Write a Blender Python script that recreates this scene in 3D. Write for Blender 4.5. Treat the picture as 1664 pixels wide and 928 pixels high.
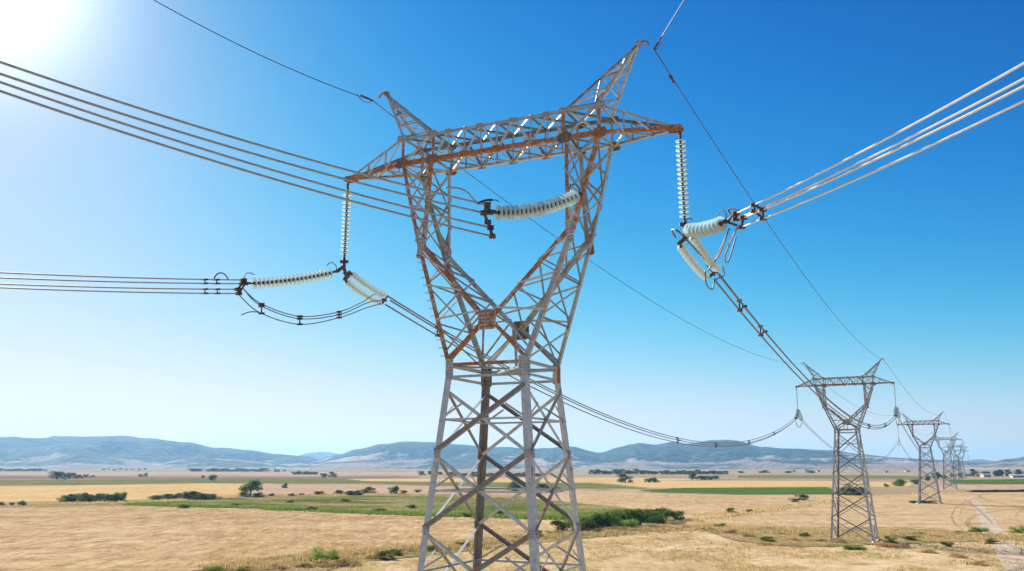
import bpy, math, random
from mathutils import Vector, Matrix, noise
R = math.radians
V = Vector
random.seed(7)
scene = bpy.context.scene
for o in list(bpy.data.objects): bpy.data.objects.remove(o)
COL = scene.collection

# ------------------------------------------------------------------ camera
F, HZ, CAMH = 1448.8, 757.0, 12.7           # focal length in photo pixels, horizon row, eye height
PITCH = math.atan((HZ - 464) / F)
cam = bpy.data.objects.new('camera', bpy.data.cameras.new('camera'))
COL.objects.link(cam); scene.camera = cam
cam.location = (0, 0, CAMH); cam.rotation_euler = (R(90) + PITCH, 0, 0)
cam.data.lens = 36 * F / 1664; cam.data.clip_start = 0.1; cam.data.clip_end = 60000

# ------------------------------------------------------------------ sky, sun, exposure
SUN_AZ, SUN_EL = R(-33.5), R(27)               # azimuth from +Y towards +X
world = bpy.data.worlds.new('World'); scene.world = world; world.use_nodes = True
nt = world.node_tree; nt.nodes.clear()
sky = nt.nodes.new('ShaderNodeTexSky'); sky.sky_type = 'NISHITA'; sky.sun_disc = False
sky.sun_elevation = SUN_EL; sky.sun_rotation = SUN_AZ
sky.altitude = 300; sky.air_density = 1.0; sky.dust_density = 0.25; sky.ozone_density = 3.0
hsv = nt.nodes.new('ShaderNodeHueSaturation'); hsv.inputs['Saturation'].default_value = 1.25
EXPO, SKY_S = 1.06, 0.08
bg = nt.nodes.new('ShaderNodeBackground'); bg.inputs['Strength'].default_value = SKY_S
wo = nt.nodes.new('ShaderNodeOutputWorld')
nt.links.new(sky.outputs[0], hsv.inputs['Color'])
# deep polarised blue: a response curve per channel on the sky's own radiance, and a narrow aureole round the sun
def vmath(op, x, y):
    m = nt.nodes.new('ShaderNodeVectorMath'); m.operation = op
    for q, v in ((m.inputs[0], x), (m.inputs[1] if op != 'SCALE' else m.inputs['Scale'], y)):
        if isinstance(v, (int, float, tuple)): q.default_value = v
        else: nt.links.new(v, q)
    return m.outputs['Value'] if op == 'DOT_PRODUCT' else m.outputs[0]
def smath(op, x, y):
    m = nt.nodes.new('ShaderNodeMath'); m.operation = op
    for q, v in ((m.inputs[0], x), (m.inputs[1], y)):
        if isinstance(v, (int, float)): q.default_value = v
        else: nt.links.new(v, q)
    return m.outputs[0]
sp_ = nt.nodes.new('ShaderNodeSeparateColor'); cb_ = nt.nodes.new('ShaderNodeCombineColor'); nt.links.new(vmath('SCALE', hsv.outputs[0], .153), sp_.inputs[0])
for c, (A, p, k) in enumerate(((1.04, 2.6, .42), (1.05, 2.0, .48), (1.08, 2.2, .37))):
    xp = smath('POWER', sp_.outputs[c], p)
    nt.links.new(smath('MULTIPLY', smath('DIVIDE', xp, smath('ADD', xp, k)), A), cb_.inputs[c])
tcw = nt.nodes.new('ShaderNodeTexCoord')
SUNV = (math.sin(SUN_AZ) * math.cos(SUN_EL), math.cos(SUN_AZ) * math.cos(SUN_EL), math.sin(SUN_EL))
pw = nt.nodes.new('ShaderNodeMath'); pw.operation = 'POWER'; pw.use_clamp = True; pw.inputs[1].default_value = 260
nt.links.new(vmath('DOT_PRODUCT', tcw.outputs['Generated'], SUNV), pw.inputs[0])
gl = nt.nodes.new('ShaderNodeVectorMath'); gl.operation = 'SCALE'; gl.inputs[0].default_value = (1.2, 1.2, 1.18); nt.links.new(pw.outputs[0], gl.inputs['Scale'])
tot = vmath('ADD', cb_.outputs[0], gl.outputs[0])
nt.links.new(vmath('SCALE', tot, 1 / (SKY_S * 2 ** EXPO)), bg.inputs['Color'])
nt.links.new(bg.outputs[0], wo.inputs['Surface'])
sun_dir = V((math.sin(SUN_AZ) * math.cos(SUN_EL), math.cos(SUN_AZ) * math.cos(SUN_EL), math.sin(SUN_EL)))
sun = bpy.data.objects.new('sun', bpy.data.lights.new('sun', 'SUN')); COL.objects.link(sun)
sun.data.energy = 5.0; sun.data.angle = R(0.5); sun.data.color = (1.0, 0.95, 0.87)
sun.rotation_euler = (-sun_dir).to_track_quat('-Z', 'Y').to_euler(); sun.location = (-60, 60, 90)
scene.view_settings.view_transform = 'Standard'; scene.view_settings.look = 'None'
scene.view_settings.exposure = EXPO; scene.view_settings.gamma = 1.0
scene.cycles.max_bounces = 6; scene.cycles.volume_bounces = 1; scene.cycles.transparent_max_bounces = 8
scene.cycles.use_denoising = True

# ------------------------------------------------------------------ helpers
def ray(px, py):
    x, u = (px - 832) / F, (464 - py) / F
    return V((x, math.cos(PITCH) - u * math.sin(PITCH), math.sin(PITCH) + u * math.cos(PITCH)))
EYE = V((0, 0, CAMH))
def G(px, py, z=0.0):                        # point of the plain seen at a photo pixel
    d = ray(px, py); t = (z - CAMH) / d.z
    return EYE + d * t
def on_plane(px, py, P, az):                 # point on the vertical plane through P with heading az
    d = ray(px, py); n = V((math.cos(az), -math.sin(az), 0))
    return EYE + d * ((P - EYE).dot(n) / d.dot(n))
def pix(P):
    q = P - EYE; dep = q.y * math.cos(PITCH) + q.z * math.sin(PITCH); u = -q.y * math.sin(PITCH) + q.z * math.cos(PITCH)
    return (832 + F * q.x / dep, 464 - F * u / dep, dep)

class MB:
    def __init__(s): s.v = []; s.f = []; s.mi = []; s.cur = 0; s.smooth = False; s.sm = []
    def add(s, vs, fs, smooth=False):
        b = len(s.v); s.v.extend([tuple(p) for p in vs])
        for f in fs: s.f.append(tuple(b + i for i in f)); s.mi.append(s.cur); s.sm.append(smooth)
    def angle(s, p, q, w, u, v, t=None, off=None):   # rolled L-section from p to q
        p, q = V(p), V(q); d = (q - p)
        if d.length < 1e-4: return
        d.normalize(); t = t or max(0.012, w * 0.1)
        if off is not None: p = p + V(off); q = q + V(off)
        u = V(u); u = (u - d * u.dot(d))
        if u.length < 1e-4: u = d.orthogonal()
        u.normalize(); vv = d.cross(u)
        if vv.dot(V(v)) < 0: vv = -vv
        sec = [(0, 0), (w, 0), (w, t), (t, t), (t, w), (0, w)]
        pts = [e + u * a + vv * b for e in (p, q) for a, b in sec]
        fs = [(i, (i + 1) % 6, 6 + (i + 1) % 6, 6 + i) for i in range(6)] + [(0, 1, 2, 3), (0, 3, 4, 5), (6, 9, 8, 7), (6, 11, 10, 9)]
        s.add(pts, fs)
    def box(s, c, ex, ey, ez):                 # centre and three half-axis vectors
        c, ex, ey, ez = V(c), V(ex), V(ey), V(ez)
        pts = [c + ex * a + ey * b + ez * d for a in (-1, 1) for b in (-1, 1) for d in (-1, 1)]
        s.add(pts, [(0, 1, 3, 2), (4, 6, 7, 5), (0, 4, 5, 1), (2, 3, 7, 6), (0, 2, 6, 4), (1, 5, 7, 3)])
    def tube(s, path, r, n=6, r2=None):
        path = [V(p) for p in path]; m = len(path); prev = None; rings = []
        for i, p in enumerate(path):
            d = (path[min(i + 1, m - 1)] - path[max(i - 1, 0)]).normalized()
            u = d.orthogonal().normalized() if prev is None else (prev - d * prev.dot(d)).normalized()
            prev = u; w = d.cross(u); rr = r if r2 is None else r + (r2 - r) * i / (m - 1)
            rings.append([p + (u * math.cos(2 * math.pi * k / n) + w * math.sin(2 * math.pi * k / n)) * rr for k in range(n)])
        fs = [(i * n + k, i * n + (k + 1) % n, (i + 1) * n + (k + 1) % n, (i + 1) * n + k) for i in range(m - 1) for k in range(n)]
        fs += [tuple(range(n))[::-1], tuple((m - 1) * n + k for k in range(n))]
        s.add([p for r_ in rings for p in r_], fs, True)
    def lathe(s, p, d, prof, n=14):            # profile of (distance along d, radius)
        p = V(p); d = V(d).normalized(); u = d.orthogonal().normalized(); w = d.cross(u); m = len(prof)
        pts = [p + d * a + (u * math.cos(2 * math.pi * k / n) + w * math.sin(2 * math.pi * k / n)) * r for a, r in prof for k in range(n)]
        fs = [(i * n + k, i * n + (k + 1) % n, (i + 1) * n + (k + 1) % n, (i + 1) * n + k) for i in range(m - 1) for k in range(n)]
        s.add(pts, fs, True)
    def plate(s, c, n, up, w, h, t=0.02, cut=0.25, bolts=(0, 0), br=0.022):
        c, n = V(c), V(n).normalized(); up = V(up); up = (up - n * up.dot(n)).normalized(); x = up.cross(n)
        k = cut * min(w, h)
        o = [(-w + k, -h), (w - k, -h), (w, -h + k), (w, h - k), (w - k, h), (-w + k, h), (-w, h - k), (-w, -h + k)]
        pts = [c + x * a + up * b + n * z for z in (-t / 2, t / 2) for a, b in o]
        s.add(pts, [tuple(range(8))[::-1], tuple(range(8, 16))] + [(i, (i + 1) % 8, 8 + (i + 1) % 8, 8 + i) for i in range(8)])
        bx, by = bolts; keep = s.cur; s.cur = 6 if bx else keep
        for i in range(bx):
            for j in range(by):
                a = (i + .5) / bx * 2 - 1; b = (j + .5) / by * 2 - 1
                if abs(a) + abs(b) > 1.62: continue
                q = c + x * a * w * .92 + up * b * h * .92
                s.tube([q - n * (t / 2 + br * 1.3), q + n * (t / 2 + br * 1.3)], br, 6)
        s.cur = keep
    def build(s, name, mats, parent=None):
        me = bpy.data.meshes.new(name); me.from_pydata(s.v, [], s.f)
        for m in (mats if isinstance(mats, (list, tuple)) else [mats]): me.materials.append(m)
        nm_ = len(me.materials); me.polygons.foreach_set('material_index', [min(i, nm_ - 1) for i in s.mi])
        me.polygons.foreach_set('use_smooth', s.sm); me.update()
        o = bpy.data.objects.new(name, me); COL.objects.link(o)
        if parent: o.parent = parent
        return o

def tag(o, label=None, cat=None, group=None, kind=None):
    if label: o['label'] = label
    if cat: o['category'] = cat
    if group: o['group'] = group
    if kind: o['kind'] = kind
    return o
def empty(name, loc=(0, 0, 0), rz=0.0):
    o = bpy.data.objects.new(name, None); COL.objects.link(o); o.location = loc; o.rotation_euler.z = rz
    o.empty_display_size = 0.5
    return o
def copy_tree(o, parent=None):
    c = o.copy(); COL.objects.link(c)
    if parent: c.parent = parent
    for ch in list(o.children): copy_tree(ch, c)
    return c

# ------------------------------------------------------------------ materials
class NT:
    def __init__(s, name):
        s.m = bpy.data.materials.new(name); s.m.use_nodes = True; s.t = s.m.node_tree; s.t.nodes.clear()
        s.out = s.n('ShaderNodeOutputMaterial'); s.tc = s.n('ShaderNodeTexCoord')
    def n(s, ty, **kw):
        nd = s.t.nodes.new(ty)
        for k, v in kw.items():
            if k in nd.inputs: nd.inputs[k].default_value = v
            else: setattr(nd, k, v)
        return nd
    def l(s, a, b): s.t.links.new(a, b)
    def noise(s, scale, detail=4, rough=.55, vec=None, dist=0):
        nd = s.n('ShaderNodeTexNoise'); nd.inputs['Scale'].default_value = scale; nd.inputs['Detail'].default_value = detail
        nd.inputs['Roughness'].default_value = rough; nd.inputs['Distortion'].default_value = dist
        if vec is not None: s.l(vec, nd.inputs['Vector'])
        return nd.outputs['Fac']
    def mapping(s, vec, scale=(1, 1, 1), rot=(0, 0, 0), loc=(0, 0, 0)):
        m = s.n('ShaderNodeMapping'); m.inputs['Scale'].default_value = scale; m.inputs['Rotation'].default_value = rot; m.inputs['Location'].default_value = loc
        s.l(vec, m.inputs['Vector']); return m.outputs[0]
    def ramp(s, fac, stops, interp='LINEAR'):
        r = s.n('ShaderNodeValToRGB'); r.color_ramp.interpolation = interp; e = r.color_ramp.elements
        while len(e) < len(stops): e.new(0.5)
        for i, (p, c) in enumerate(stops):
            e[i].position = p; e[i].color = (*c, 1) if len(c) == 3 else c
        s.l(fac, r.inputs[0]); return r.outputs[0]
    def mix(s, fac, a, b, mode='MIX'):
        m = s.n('ShaderNodeMix', data_type='RGBA', blend_type=mode)
        for sock, x in ((m.inputs[0], fac), (m.inputs[6], a), (m.inputs[7], b)):
            if hasattr(x, 'links') or hasattr(x, 'is_linked'): s.l(x, sock)
            elif isinstance(x, (int, float)): sock.default_value = x
            else: sock.default_value = (*x, 1)
        return m.outputs[2]
    def math(s, op, a, b=0.0, clamp=False):
        m = s.n('ShaderNodeMath', operation=op, use_clamp=clamp)
        for sock, x in ((m.inputs[0], a), (m.inputs[1], b)):
            if isinstance(x, (int, float)): sock.default_value = x
            else: s.l(x, sock)
        return m.outputs[0]
    def bsdf(s, color, rough=.8, metal=0.0, bump=None, bstr=.3, bdist=.02, spec=.3, **kw):
        b = s.n('ShaderNodeBsdfPrincipled')
        b.inputs['Specular IOR Level'].default_value = spec
        for sock, x in ((b.inputs['Base Color'], color), (b.inputs['Roughness'], rough), (b.inputs['Metallic'], metal)):
            if isinstance(x, (int, float)): sock.default_value = x
            elif isinstance(x, tuple): sock.default_value = (*x, 1)
            else: s.l(x, sock)
        for k, v in kw.items(): b.inputs[k].default_value = v
        if bump is not None:
            bp = s.n('ShaderNodeBump'); bp.inputs['Strength'].default_value = bstr; bp.inputs['Distance'].default_value = bdist
            s.l(bump, bp.inputs['Height']); s.l(bp.outputs[0], b.inputs['Normal'])
        return b
    def done(s, sh): s.l(sh if not hasattr(sh, 'outputs') else sh.outputs[0], s.out.inputs['Surface']); return s.m

def steel(name, rust, grey=.46, spread=.16, tint=(1, 1, 1)):
    n = NT(name); P = n.tc.outputs['Object']; oi = n.n('ShaderNodeObjectInfo')
    big = n.noise(.55, 3, .6, P); mid = n.noise(3.2, 7, .68, P); fine = n.noise(24, 4, .6, P)
    a = n.math('ADD', n.math('MULTIPLY', big, .3), n.math('MULTIPLY', mid, .7))
    a = n.math('ADD', a, n.math('MULTIPLY', n.math('SUBTRACT', oi.outputs['Random'], .5), spread))
    a = n.math('ADD', a, n.math('MULTIPLY', n.math('SUBTRACT', fine, .5), .14))
    thr = 0.5 + (0.5 - rust) * .34
    fac = n.ramp(a, [(max(0, thr - .05), (0, 0, 0)), (min(1, thr + .05), (1, 1, 1))])
    g = n.ramp(n.noise(5.0, 6, .65, P), [(.3, (grey * .72, grey * .71, grey * .69)), (.55, (grey, grey * .985, grey * .95)), (.72, (grey * 1.25, grey * 1.24, grey * 1.2))])
    streak = n.noise(2.0, 4, .6, n.mapping(P, (9, 9, .8)))
    g = n.mix(n.ramp(streak, [(.5, (0, 0, 0)), (.75, (.3, .3, .3))]), g, (.25, .19, .14))
    g = n.mix(1.0, g, tint, 'MULTIPLY')
    r = n.ramp(n.noise(8.0, 6, .7, P), [(.28, (.12, .045, .02)), (.5, (.40, .155, .055)), (.72, (.60, .30, .14))])
    c = n.mix(fac, g, r)
    ro = n.mix(fac, (.5, .5, .5), (.9, .9, .9)); me = n.math('MULTIPLY', n.math('SUBTRACT', 1.0, fac), .15)
    return n.done(n.bsdf(c, ro, me, bump=n.noise(40, 4, .6, P), bstr=.25, bdist=.01, spec=.4))
M = {}
M['light'] = steel('weathered_galvanised_steel', .02, .64, .06, (.95, .985, 1.0))
M['mid'] = steel('spotted_galvanised_steel', .13, .50, .08, (.93, .98, 1.0))
M['rust'] = steel('heavily_rusted_steel', .62, .60, .06)
M['plate'] = steel('rust_brown_plate_steel', .56, .15)
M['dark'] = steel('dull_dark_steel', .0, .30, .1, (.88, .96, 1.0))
M['brown'] = steel('brown_patina_and_shade_steel', .20, .26, .08, (1.0, .95, .86))  # patina of the braces; on the back left leg it stands for shade
M['worn'] = steel('patchy_rusted_steel', .44, .56, .1)
M['bolt'] = steel('dark_bolt_steel', .5, .12)

def simple(name, col, rough=.6, metal=0., nscale=8., var=.25, spec=.4):
    n = NT(name); P = n.tc.outputs['Object']
    c = n.ramp(n.noise(nscale, 5, .6, P), [(.3, tuple(x * (1 - var) for x in col)), (.7, tuple(min(1, x * (1 + var)) for x in col))])
    return n.done(n.bsdf(c, rough, metal, spec=spec))
M['fitting'] = simple('rusty_iron_fitting', (.12, .065, .04), .75, .2, 14, .5)
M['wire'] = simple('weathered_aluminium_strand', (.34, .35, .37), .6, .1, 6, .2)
M['wire_bright'] = simple('brightened_aluminium_strand', (.82, .80, .76), .5, .0, 6, .1)  # right hand wires stand backlit; their brightness is put into the colour
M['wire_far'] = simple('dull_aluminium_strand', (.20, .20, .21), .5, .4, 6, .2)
M['earth'] = simple('dark_steel_strand', (.10, .11, .13), .5, .4, 6, .2)
M['concrete'] = simple('concrete', (.38, .36, .33), .9, 0, 5)

def glass_mat():
    n = NT('pale_green_toughened_glass'); P = n.tc.outputs['Object']
    c = n.ramp(n.noise(3., 3, .5, P), [(.3, (.74, .92, .95)), (.7, (.86, .97, 1.0))])
    b = n.bsdf(c, .12, 0, spec=.6); tr = n.n('ShaderNodeBsdfTranslucent'); n.l(c, tr.inputs['Color'])
    tp = n.n('ShaderNodeBsdfTransparent'); tp.inputs['Color'].default_value = (.80, .92, .88, 1)
    m1 = n.n('ShaderNodeMixShader'); m1.inputs[0].default_value = .4; n.l(b.outputs[0], m1.inputs[1]); n.l(tr.outputs[0], m1.inputs[2])
    m2 = n.n('ShaderNodeMixShader'); m2.inputs[0].default_value = .16; n.l(m1.outputs[0], m2.inputs[1]); n.l(tp.outputs[0], m2.inputs[2])
    return n.done(m2)
M['glass'] = glass_mat()

def leaf_mat(name, c0, c1, c2, trans=.35):
    n = NT(name); oi = n.n('ShaderNodeObjectInfo'); P = n.tc.outputs['Object']
    geo = n.n('ShaderNodeNewGeometry')
    f = n.math('ADD', n.math('MULTIPLY', n.noise(1.6, 3, .6, P), .62), n.math('MULTIPLY', geo.outputs['Random Per Island'], .38))
    c = n.ramp(f, [(.28, c0), (.5, c1), (.74, c2)])
    h = n.n('ShaderNodeHueSaturation'); n.l(c, h.inputs['Color'])
    n.l(n.math('ADD', n.math('MULTIPLY', oi.outputs['Random'], .5), .75), h.inputs['Value'])
    d = n.bsdf(h.outputs[0], .8, 0, spec=.05); tr = n.n('ShaderNodeBsdfTranslucent'); n.l(h.outputs[0], tr.inputs['Color'])
    m = n.n('ShaderNodeMixShader'); m.inputs[0].default_value = trans; n.l(d.outputs[0], m.inputs[1]); n.l(tr.outputs[0], m.inputs[2])
    return n.done(m)
M['leaf'] = leaf_mat('dusty_green_leaves', (.05, .09, .01), (.11, .17, .02), (.20, .25, .04), .5)
M['leaf_dark'] = leaf_mat('dark_green_leaves', (.03, .06, .01), (.075, .115, .018), (.14, .185, .034), .5)
M['leaf_bright'] = leaf_mat('fresh_green_leaves', (.08, .15, .012), (.17, .28, .028), (.27, .37, .055), .55)
M['leaf_dry'] = leaf_mat('straw_coloured_stems', (.30, .20, .075), (.48, .34, .14), (.62, .47, .22), .5)
M['bark'] = simple('grey_brown_bark', (.12, .09, .065), .9, 0, 10, .4)
M['plaster'] = simple('whitewashed_wall', (.72, .70, .66), .85, 0, .5, .08)
M['tile'] = simple('clay_tile_roof', (.34, .17, .10), .85, 0, 1.5, .25)
M['metal_roof'] = simple('pale_sheet_roof', (.66, .67, .68), .5, .1, .5, .1)
M['opening'] = simple('dark_window_glass', (.05, .055, .06), .3, 0, 2, .2)

# ground materials ------------------------------------------------------------------
def soil(name, lo, mid, hi, rows=None, tint=None, bump=.5, speck=.5):
    n = NT(name); P = n.tc.outputs['Object']
    big = n.noise(.02, 5, .6, P); md = n.noise(.16, 8, .72, n.mapping(P, (1, .45, 1))); fi = n.noise(.8, 6, .75, n.mapping(P, (1, .3, 1)))
    f = n.math('ADD', n.math('MULTIPLY', big, .25), n.math('ADD', n.math('MULTIPLY', md, .4), n.math('MULTIPLY', fi, .35)))
    c = n.ramp(f, [(.42, lo), (.5, mid), (.575, hi)])
    if rows:
        ang, sc, amt = rows
        st = n.noise(1.0, 3, .6, n.mapping(P, (.012 * sc, .35 * sc, 1), (0, 0, R(ang))))
        c = n.mix(n.ramp(st, [(.40, (amt,) * 3), (.52, (0, 0, 0))]), c, lo)
        c = n.mix(n.ramp(st, [(.50, (0, 0, 0)), (.66, (amt,) * 3)]), c, hi)
    if tint:
        tc, ts, t0, t1 = tint
        tn = n.noise(ts, 6, .65, n.mapping(P, (.6, 1, 1), (0, 0, 0), (31, 7, 0)))
        c = n.mix(n.ramp(tn, [(t0, (0, 0, 0)), (t1, (.85, .85, .85))]), c, tc)
    s2 = n.noise(.42, 7, .74, n.mapping(P, (1, .32, 1), (0, 0, 0), (17, 3, 0)))
    c = n.mix(n.ramp(s2, [(.36, (.75,) * 3), (.46, (0, 0, 0))]), c, tuple(x * .62 for x in lo))
    c = n.mix(n.ramp(s2, [(.55, (0, 0, 0)), (.64, (.8,) * 3)]), c, tuple(min(.8, x * 1.12) for x in hi))
    sp = n.noise(1.5, 5, .75, n.mapping(P, (1, .3, 1)))
    c = n.mix(n.ramp(sp, [(.34, (speck,) * 3), (.47, (0, 0, 0))]), c, tuple(x * .45 for x in lo))
    return n.done(n.bsdf(c, .95, 0, bump=n.math('ADD', md, n.math('MULTIPLY', fi, .6)), bstr=bump, bdist=.5, spec=0.0))
def base_ground():
    n = NT('patchwork_plain'); P = n.tc.outputs['Object']
    w = n.n('ShaderNodeVectorMath', operation='ADD'); nz = n.n('ShaderNodeTexNoise'); nz.inputs['Scale'].default_value = .004
    n.l(P, nz.inputs['Vector']); sc = n.n('ShaderNodeVectorMath', operation='SCALE'); sc.inputs['Scale'].default_value = 60
    n.l(nz.outputs['Color'], sc.inputs[0]); n.l(P, w.inputs[0]); n.l(sc.outputs[0], w.inputs[1])
    vo = n.n('ShaderNodeTexVoronoi'); vo.inputs['Scale'].default_value = 1.0
    n.l(n.mapping(w.outputs[0], (.0016, .0042, 1), (0, 0, R(6))), vo.inputs['Vector'])
    sep = n.n('ShaderNodeSeparateColor'); n.l(vo.outputs['Color'], sep.inputs[0])
    far = n.ramp(sep.outputs[0], [(0, (.33, .24, .14)), (.2, (.40, .30, .16)), (.34, (.28, .18, .12)), (.48, (.44, .35, .19)), (.62, (.36, .26, .17)), (.74, (.20, .19, .08)), (.82, (.42, .31, .19)), (.93, (.15, .17, .06))], 'CONSTANT')
    far = n.mix(.35, far, n.ramp(n.noise(.02, 6, .7, n.mapping(P, (.4, 1, 1))), [(.35, (.22, .16, .09)), (.65, (.48, .37, .23))]))
    f = n.math('ADD', n.math('MULTIPLY', n.noise(.03, 5, .6, P), .3), n.math('ADD', n.math('MULTIPLY', n.noise(.2, 8, .72, n.mapping(P, (1, .5, 1))), .4), n.math('MULTIPLY', n.noise(.9, 6, .75, n.mapping(P, (1, .3, 1))), .3)))
    near = n.ramp(f, [(.39, (.24, .16, .07)), (.45, (.47, .33, .155)), (.53, (.62, .455, .245)), (.60, (.74, .57, .37))])
    gr = n.noise(.12, 6, .7, n.mapping(P, (.5, 1, 1), (0, 0, 0), (5, 80, 0)))
    near = n.mix(n.ramp(gr, [(.56, (0, 0, 0)), (.68, (.7, .7, .7))]), near, (.16, .155, .055))
    sx = n.n('ShaderNodeSeparateXYZ'); n.l(P, sx.inputs[0])
    fy = n.ramp(n.math('DIVIDE', sx.outputs[1], 1000.0), [(.26, (0, 0, 0)), (.42, (1, 1, 1))])
    c = n.mix(fy, near, far)
    return n.done(n.bsdf(c, .95, 0, bump=n.noise(.9, 6, .7, P), bstr=.7, bdist=.5, spec=0.0))
M['base'] = base_ground()
M['stubble'] = soil('pale_cut_stubble', (0.314, 0.196, 0.081), (0.487, 0.325, 0.164), (0.616, 0.445, 0.244), rows=(4, 1, .28), bump=.6, speck=.4)
M['tilled'] = soil('tilled_tan_soil', (0.378, 0.245, 0.117), (0.497, 0.342, 0.180), (0.595, 0.435, 0.255), rows=(20, 1.6, .35), bump=.45, speck=.25)
M['gold'] = soil('golden_stubble', (0.476, 0.304, 0.117), (0.584, 0.391, 0.169), (0.649, 0.466, 0.221), rows=(2, 1, .4), bump=.3, speck=.15)
M['pink'] = soil('pinkish_bare_soil', (0.357, 0.227, 0.138), (0.465, 0.314, 0.197), (0.551, 0.401, 0.268), rows=(2, 1, .4), bump=.3, speck=.15)
M['green'] = soil('green_crop', (.05, .08, .012), (.115, .128, .024), (.21, .19, .055), rows=(3, 2, .3), tint=((.36, .28, .13), .05, .42, .58), bump=.6, speck=.6)
M['green2'] = soil('bright_green_crop', (.05, .10, .012), (.08, .14, .02), (.12, .19, .03), rows=(2, 1, .4), bump=.4, speck=.3)
M['olive'] = soil('faded_green_field', (.10, .11, .025), (.17, .165, .045), (.27, .23, .08), rows=(2, 1, .4), bump=.4, speck=.3)
M['fallow'] = soil('brown_fallow', (.17, .105, .065), (.25, .165, .105), (.32, .22, .15), rows=(2, 1, .4), bump=.3, speck=.2)
M['track'] = soil('dusty_track', (.40, .30, .20), (.50, .39, .28), (.58, .47, .36), bump=.3, speck=.1)
M['track2'] = soil('rolled_bare_soil', (.40, .27, .13), (.50, .355, .185), (.58, .43, .25), bump=.4, speck=.2)
M['rut'] = soil('dark_wheel_rut', (.24, .165, .09), (.33, .235, .135), (.43, .32, .19), bump=.6, speck=.5)
M['verge'] = soil('weedy_verge', (.20, .14, .06), (.34, .24, .105), (.46, .33, .16), tint=((.15, .16, .05), .1, .52, .64), bump=.8, speck=.7)

# ------------------------------------------------------------------ the plain and its fields
mb = MB()
mb.add([(-9000, -250, 0), (9000, -250, 0), (9000, 12500, 0), (-9000, 12500, 0)], [(0, 1, 2, 3)])
tag(mb.build('ground', M['base']), kind='structure')
ZI = [0.0]
def field(name, pts, mat, wob=1.2, world_pts=False, step=None):
    """flat sheet on the plain outlined by photo-row points, its edge broken up by noise"""
    ZI[0] += 0.004; z = ZI[0]
    P = [V(p) for p in pts] if world_pts else [G(*p) for p in pts]
    out = []
    for i, a in enumerate(P):
        b = P[(i + 1) % len(P)]; d = (b - a); L = d.length; nn = V((d.y, -d.x, 0)).normalized()
        k = max(1, min(90, int(L / (step or max(1.5, a.y * .008)))))
        for j in range(k):
            q = a + d * (j / k); s = wob * max(1, q.y / 220)
            h = noise.fractal(V((q.x * .11, q.y * .11, ZI[0] * 150)) , 1.0, 2.0, 4) * s * .9
            out.append((q.x + nn.x * h, q.y + nn.y * h, z))
    m = bpy.data.meshes.new(name); m.from_pydata(out, [], [tuple(range(len(out)))]); m.materials.append(mat)
    if m.polygons[0].normal.z < 0: m.flip_normals()
    o = bpy.data.objects.new(name, m); COL.objects.link(o); return tag(o, kind='structure')
far_y = 769.5
field('fallow_field', [(-500, 775), (20, 773), (330, 775), (640, 774), (700, 777.5), (330, 779), (-500, 779)], M['fallow'], .6)
field('bare_field', [(-500, 767), (300, 767), (700, 767.5), (690, 772), (300, 772), (-500, 772)], M['pink'], .6)
field('crop_field', [(-500, 779.5), (80, 780), (300, 778.5), (540, 777.5), (720, 778.5), (720, 783.5), (520, 786.5), (330, 785), (120, 788.5), (-500, 790.5)], M['olive'], .8)
field('crop_field', [(-500, 783), (60, 782.5), (135, 788), (-500, 790.2)], M['green'], .6)
field('gold_field', [(-500, 791), (0, 790), (120, 789), (330, 785.5), (395, 786.5), (390, 806), (200, 814), (-500, 818)], M['gold'], .8)
field('bare_field', [(396, 787), (540, 786), (700, 790), (880, 787), (930, 795), (980, 800), (880, 812), (640, 806), (396, 806)], M['pink'], .8)
field('gold_field', [(560, 778.5), (760, 777), (1000, 776), (1160, 779), (1020, 783), (760, 783.5), (600, 782)], M['gold'], .6)
field('crop_field', [(560, 784), (760, 784), (960, 785), (1050, 794), (900, 794), (700, 789)], M['olive'], .8)
field('gold_field', [(960, 783.5), (1150, 781), (1345, 782), (1480, 784), (1480, 792), (1345, 791), (1060, 793)], M['gold'], .6)
field('crop_field', [(1200, 772.5), (1400, 772), (1500, 774), (1500, 778), (1200, 777)], M['olive'], .6)
field('crop_field', [(1040, 797), (1110, 793), (1345, 791.5), (1360, 803.5), (1200, 804), (1060, 800)], M['green2'], .7)
field('crop_field', [(1540, 780), (1700, 778), (2000, 778), (2000, 786), (1700, 787), (1545, 786.5)], M['green2'], .6)
field('gold_field', [(1500, 788), (2000, 787.5), (2000, 796), (1590, 796.5), (1500, 798)], M['pink'], .6)
field('tilled_field', [(930, 797), (1060, 801), (1200, 805), (1345, 804.5), (1400, 808), (1270, 826), (1130, 837), (1010, 826), (890, 813)], M['tilled'], 1.0)
field('tilled_field', [(1140, 846), (1280, 828), (1420, 806), (1560, 800), (1900, 797), (2100, 860), (1640, 868), (1480, 857), (1340, 858), (1160, 854)], M['tilled'], 1.0)
field('weedy_verge', [(-500, 816), (0, 817), (210, 813), (400, 805), (640, 802), (860, 806), (860, 814), (600, 812), (330, 822), (60, 825), (-500, 829)], M['verge'], 1.0)
field('green_field', [(205, 817), (330, 811), (430, 808), (640, 806), (860, 810), (990, 822), (1075, 834), (1010, 846), (930, 848), (860, 842), (700, 838), (420, 827), (250, 822)], M['green'], 2.2)
field('stubble_field', [(-500, 828), (60, 824), (240, 823), (420, 829), (700, 840), (860, 845), (850, 868), (700, 885), (600, 893), (470, 904), (385, 911), (330, 926), (-60, 990), (-500, 990)], M['stubble'], 1.0)
field('weedy_verge', [(330, 932), (385, 914), (470, 907), (600, 896), (700, 888), (850, 871), (960, 862), (1110, 850), (1120, 858), (960, 874), (860, 884), (700, 902), (600, 912), (520, 930)], M['verge'], 1.2)
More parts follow.
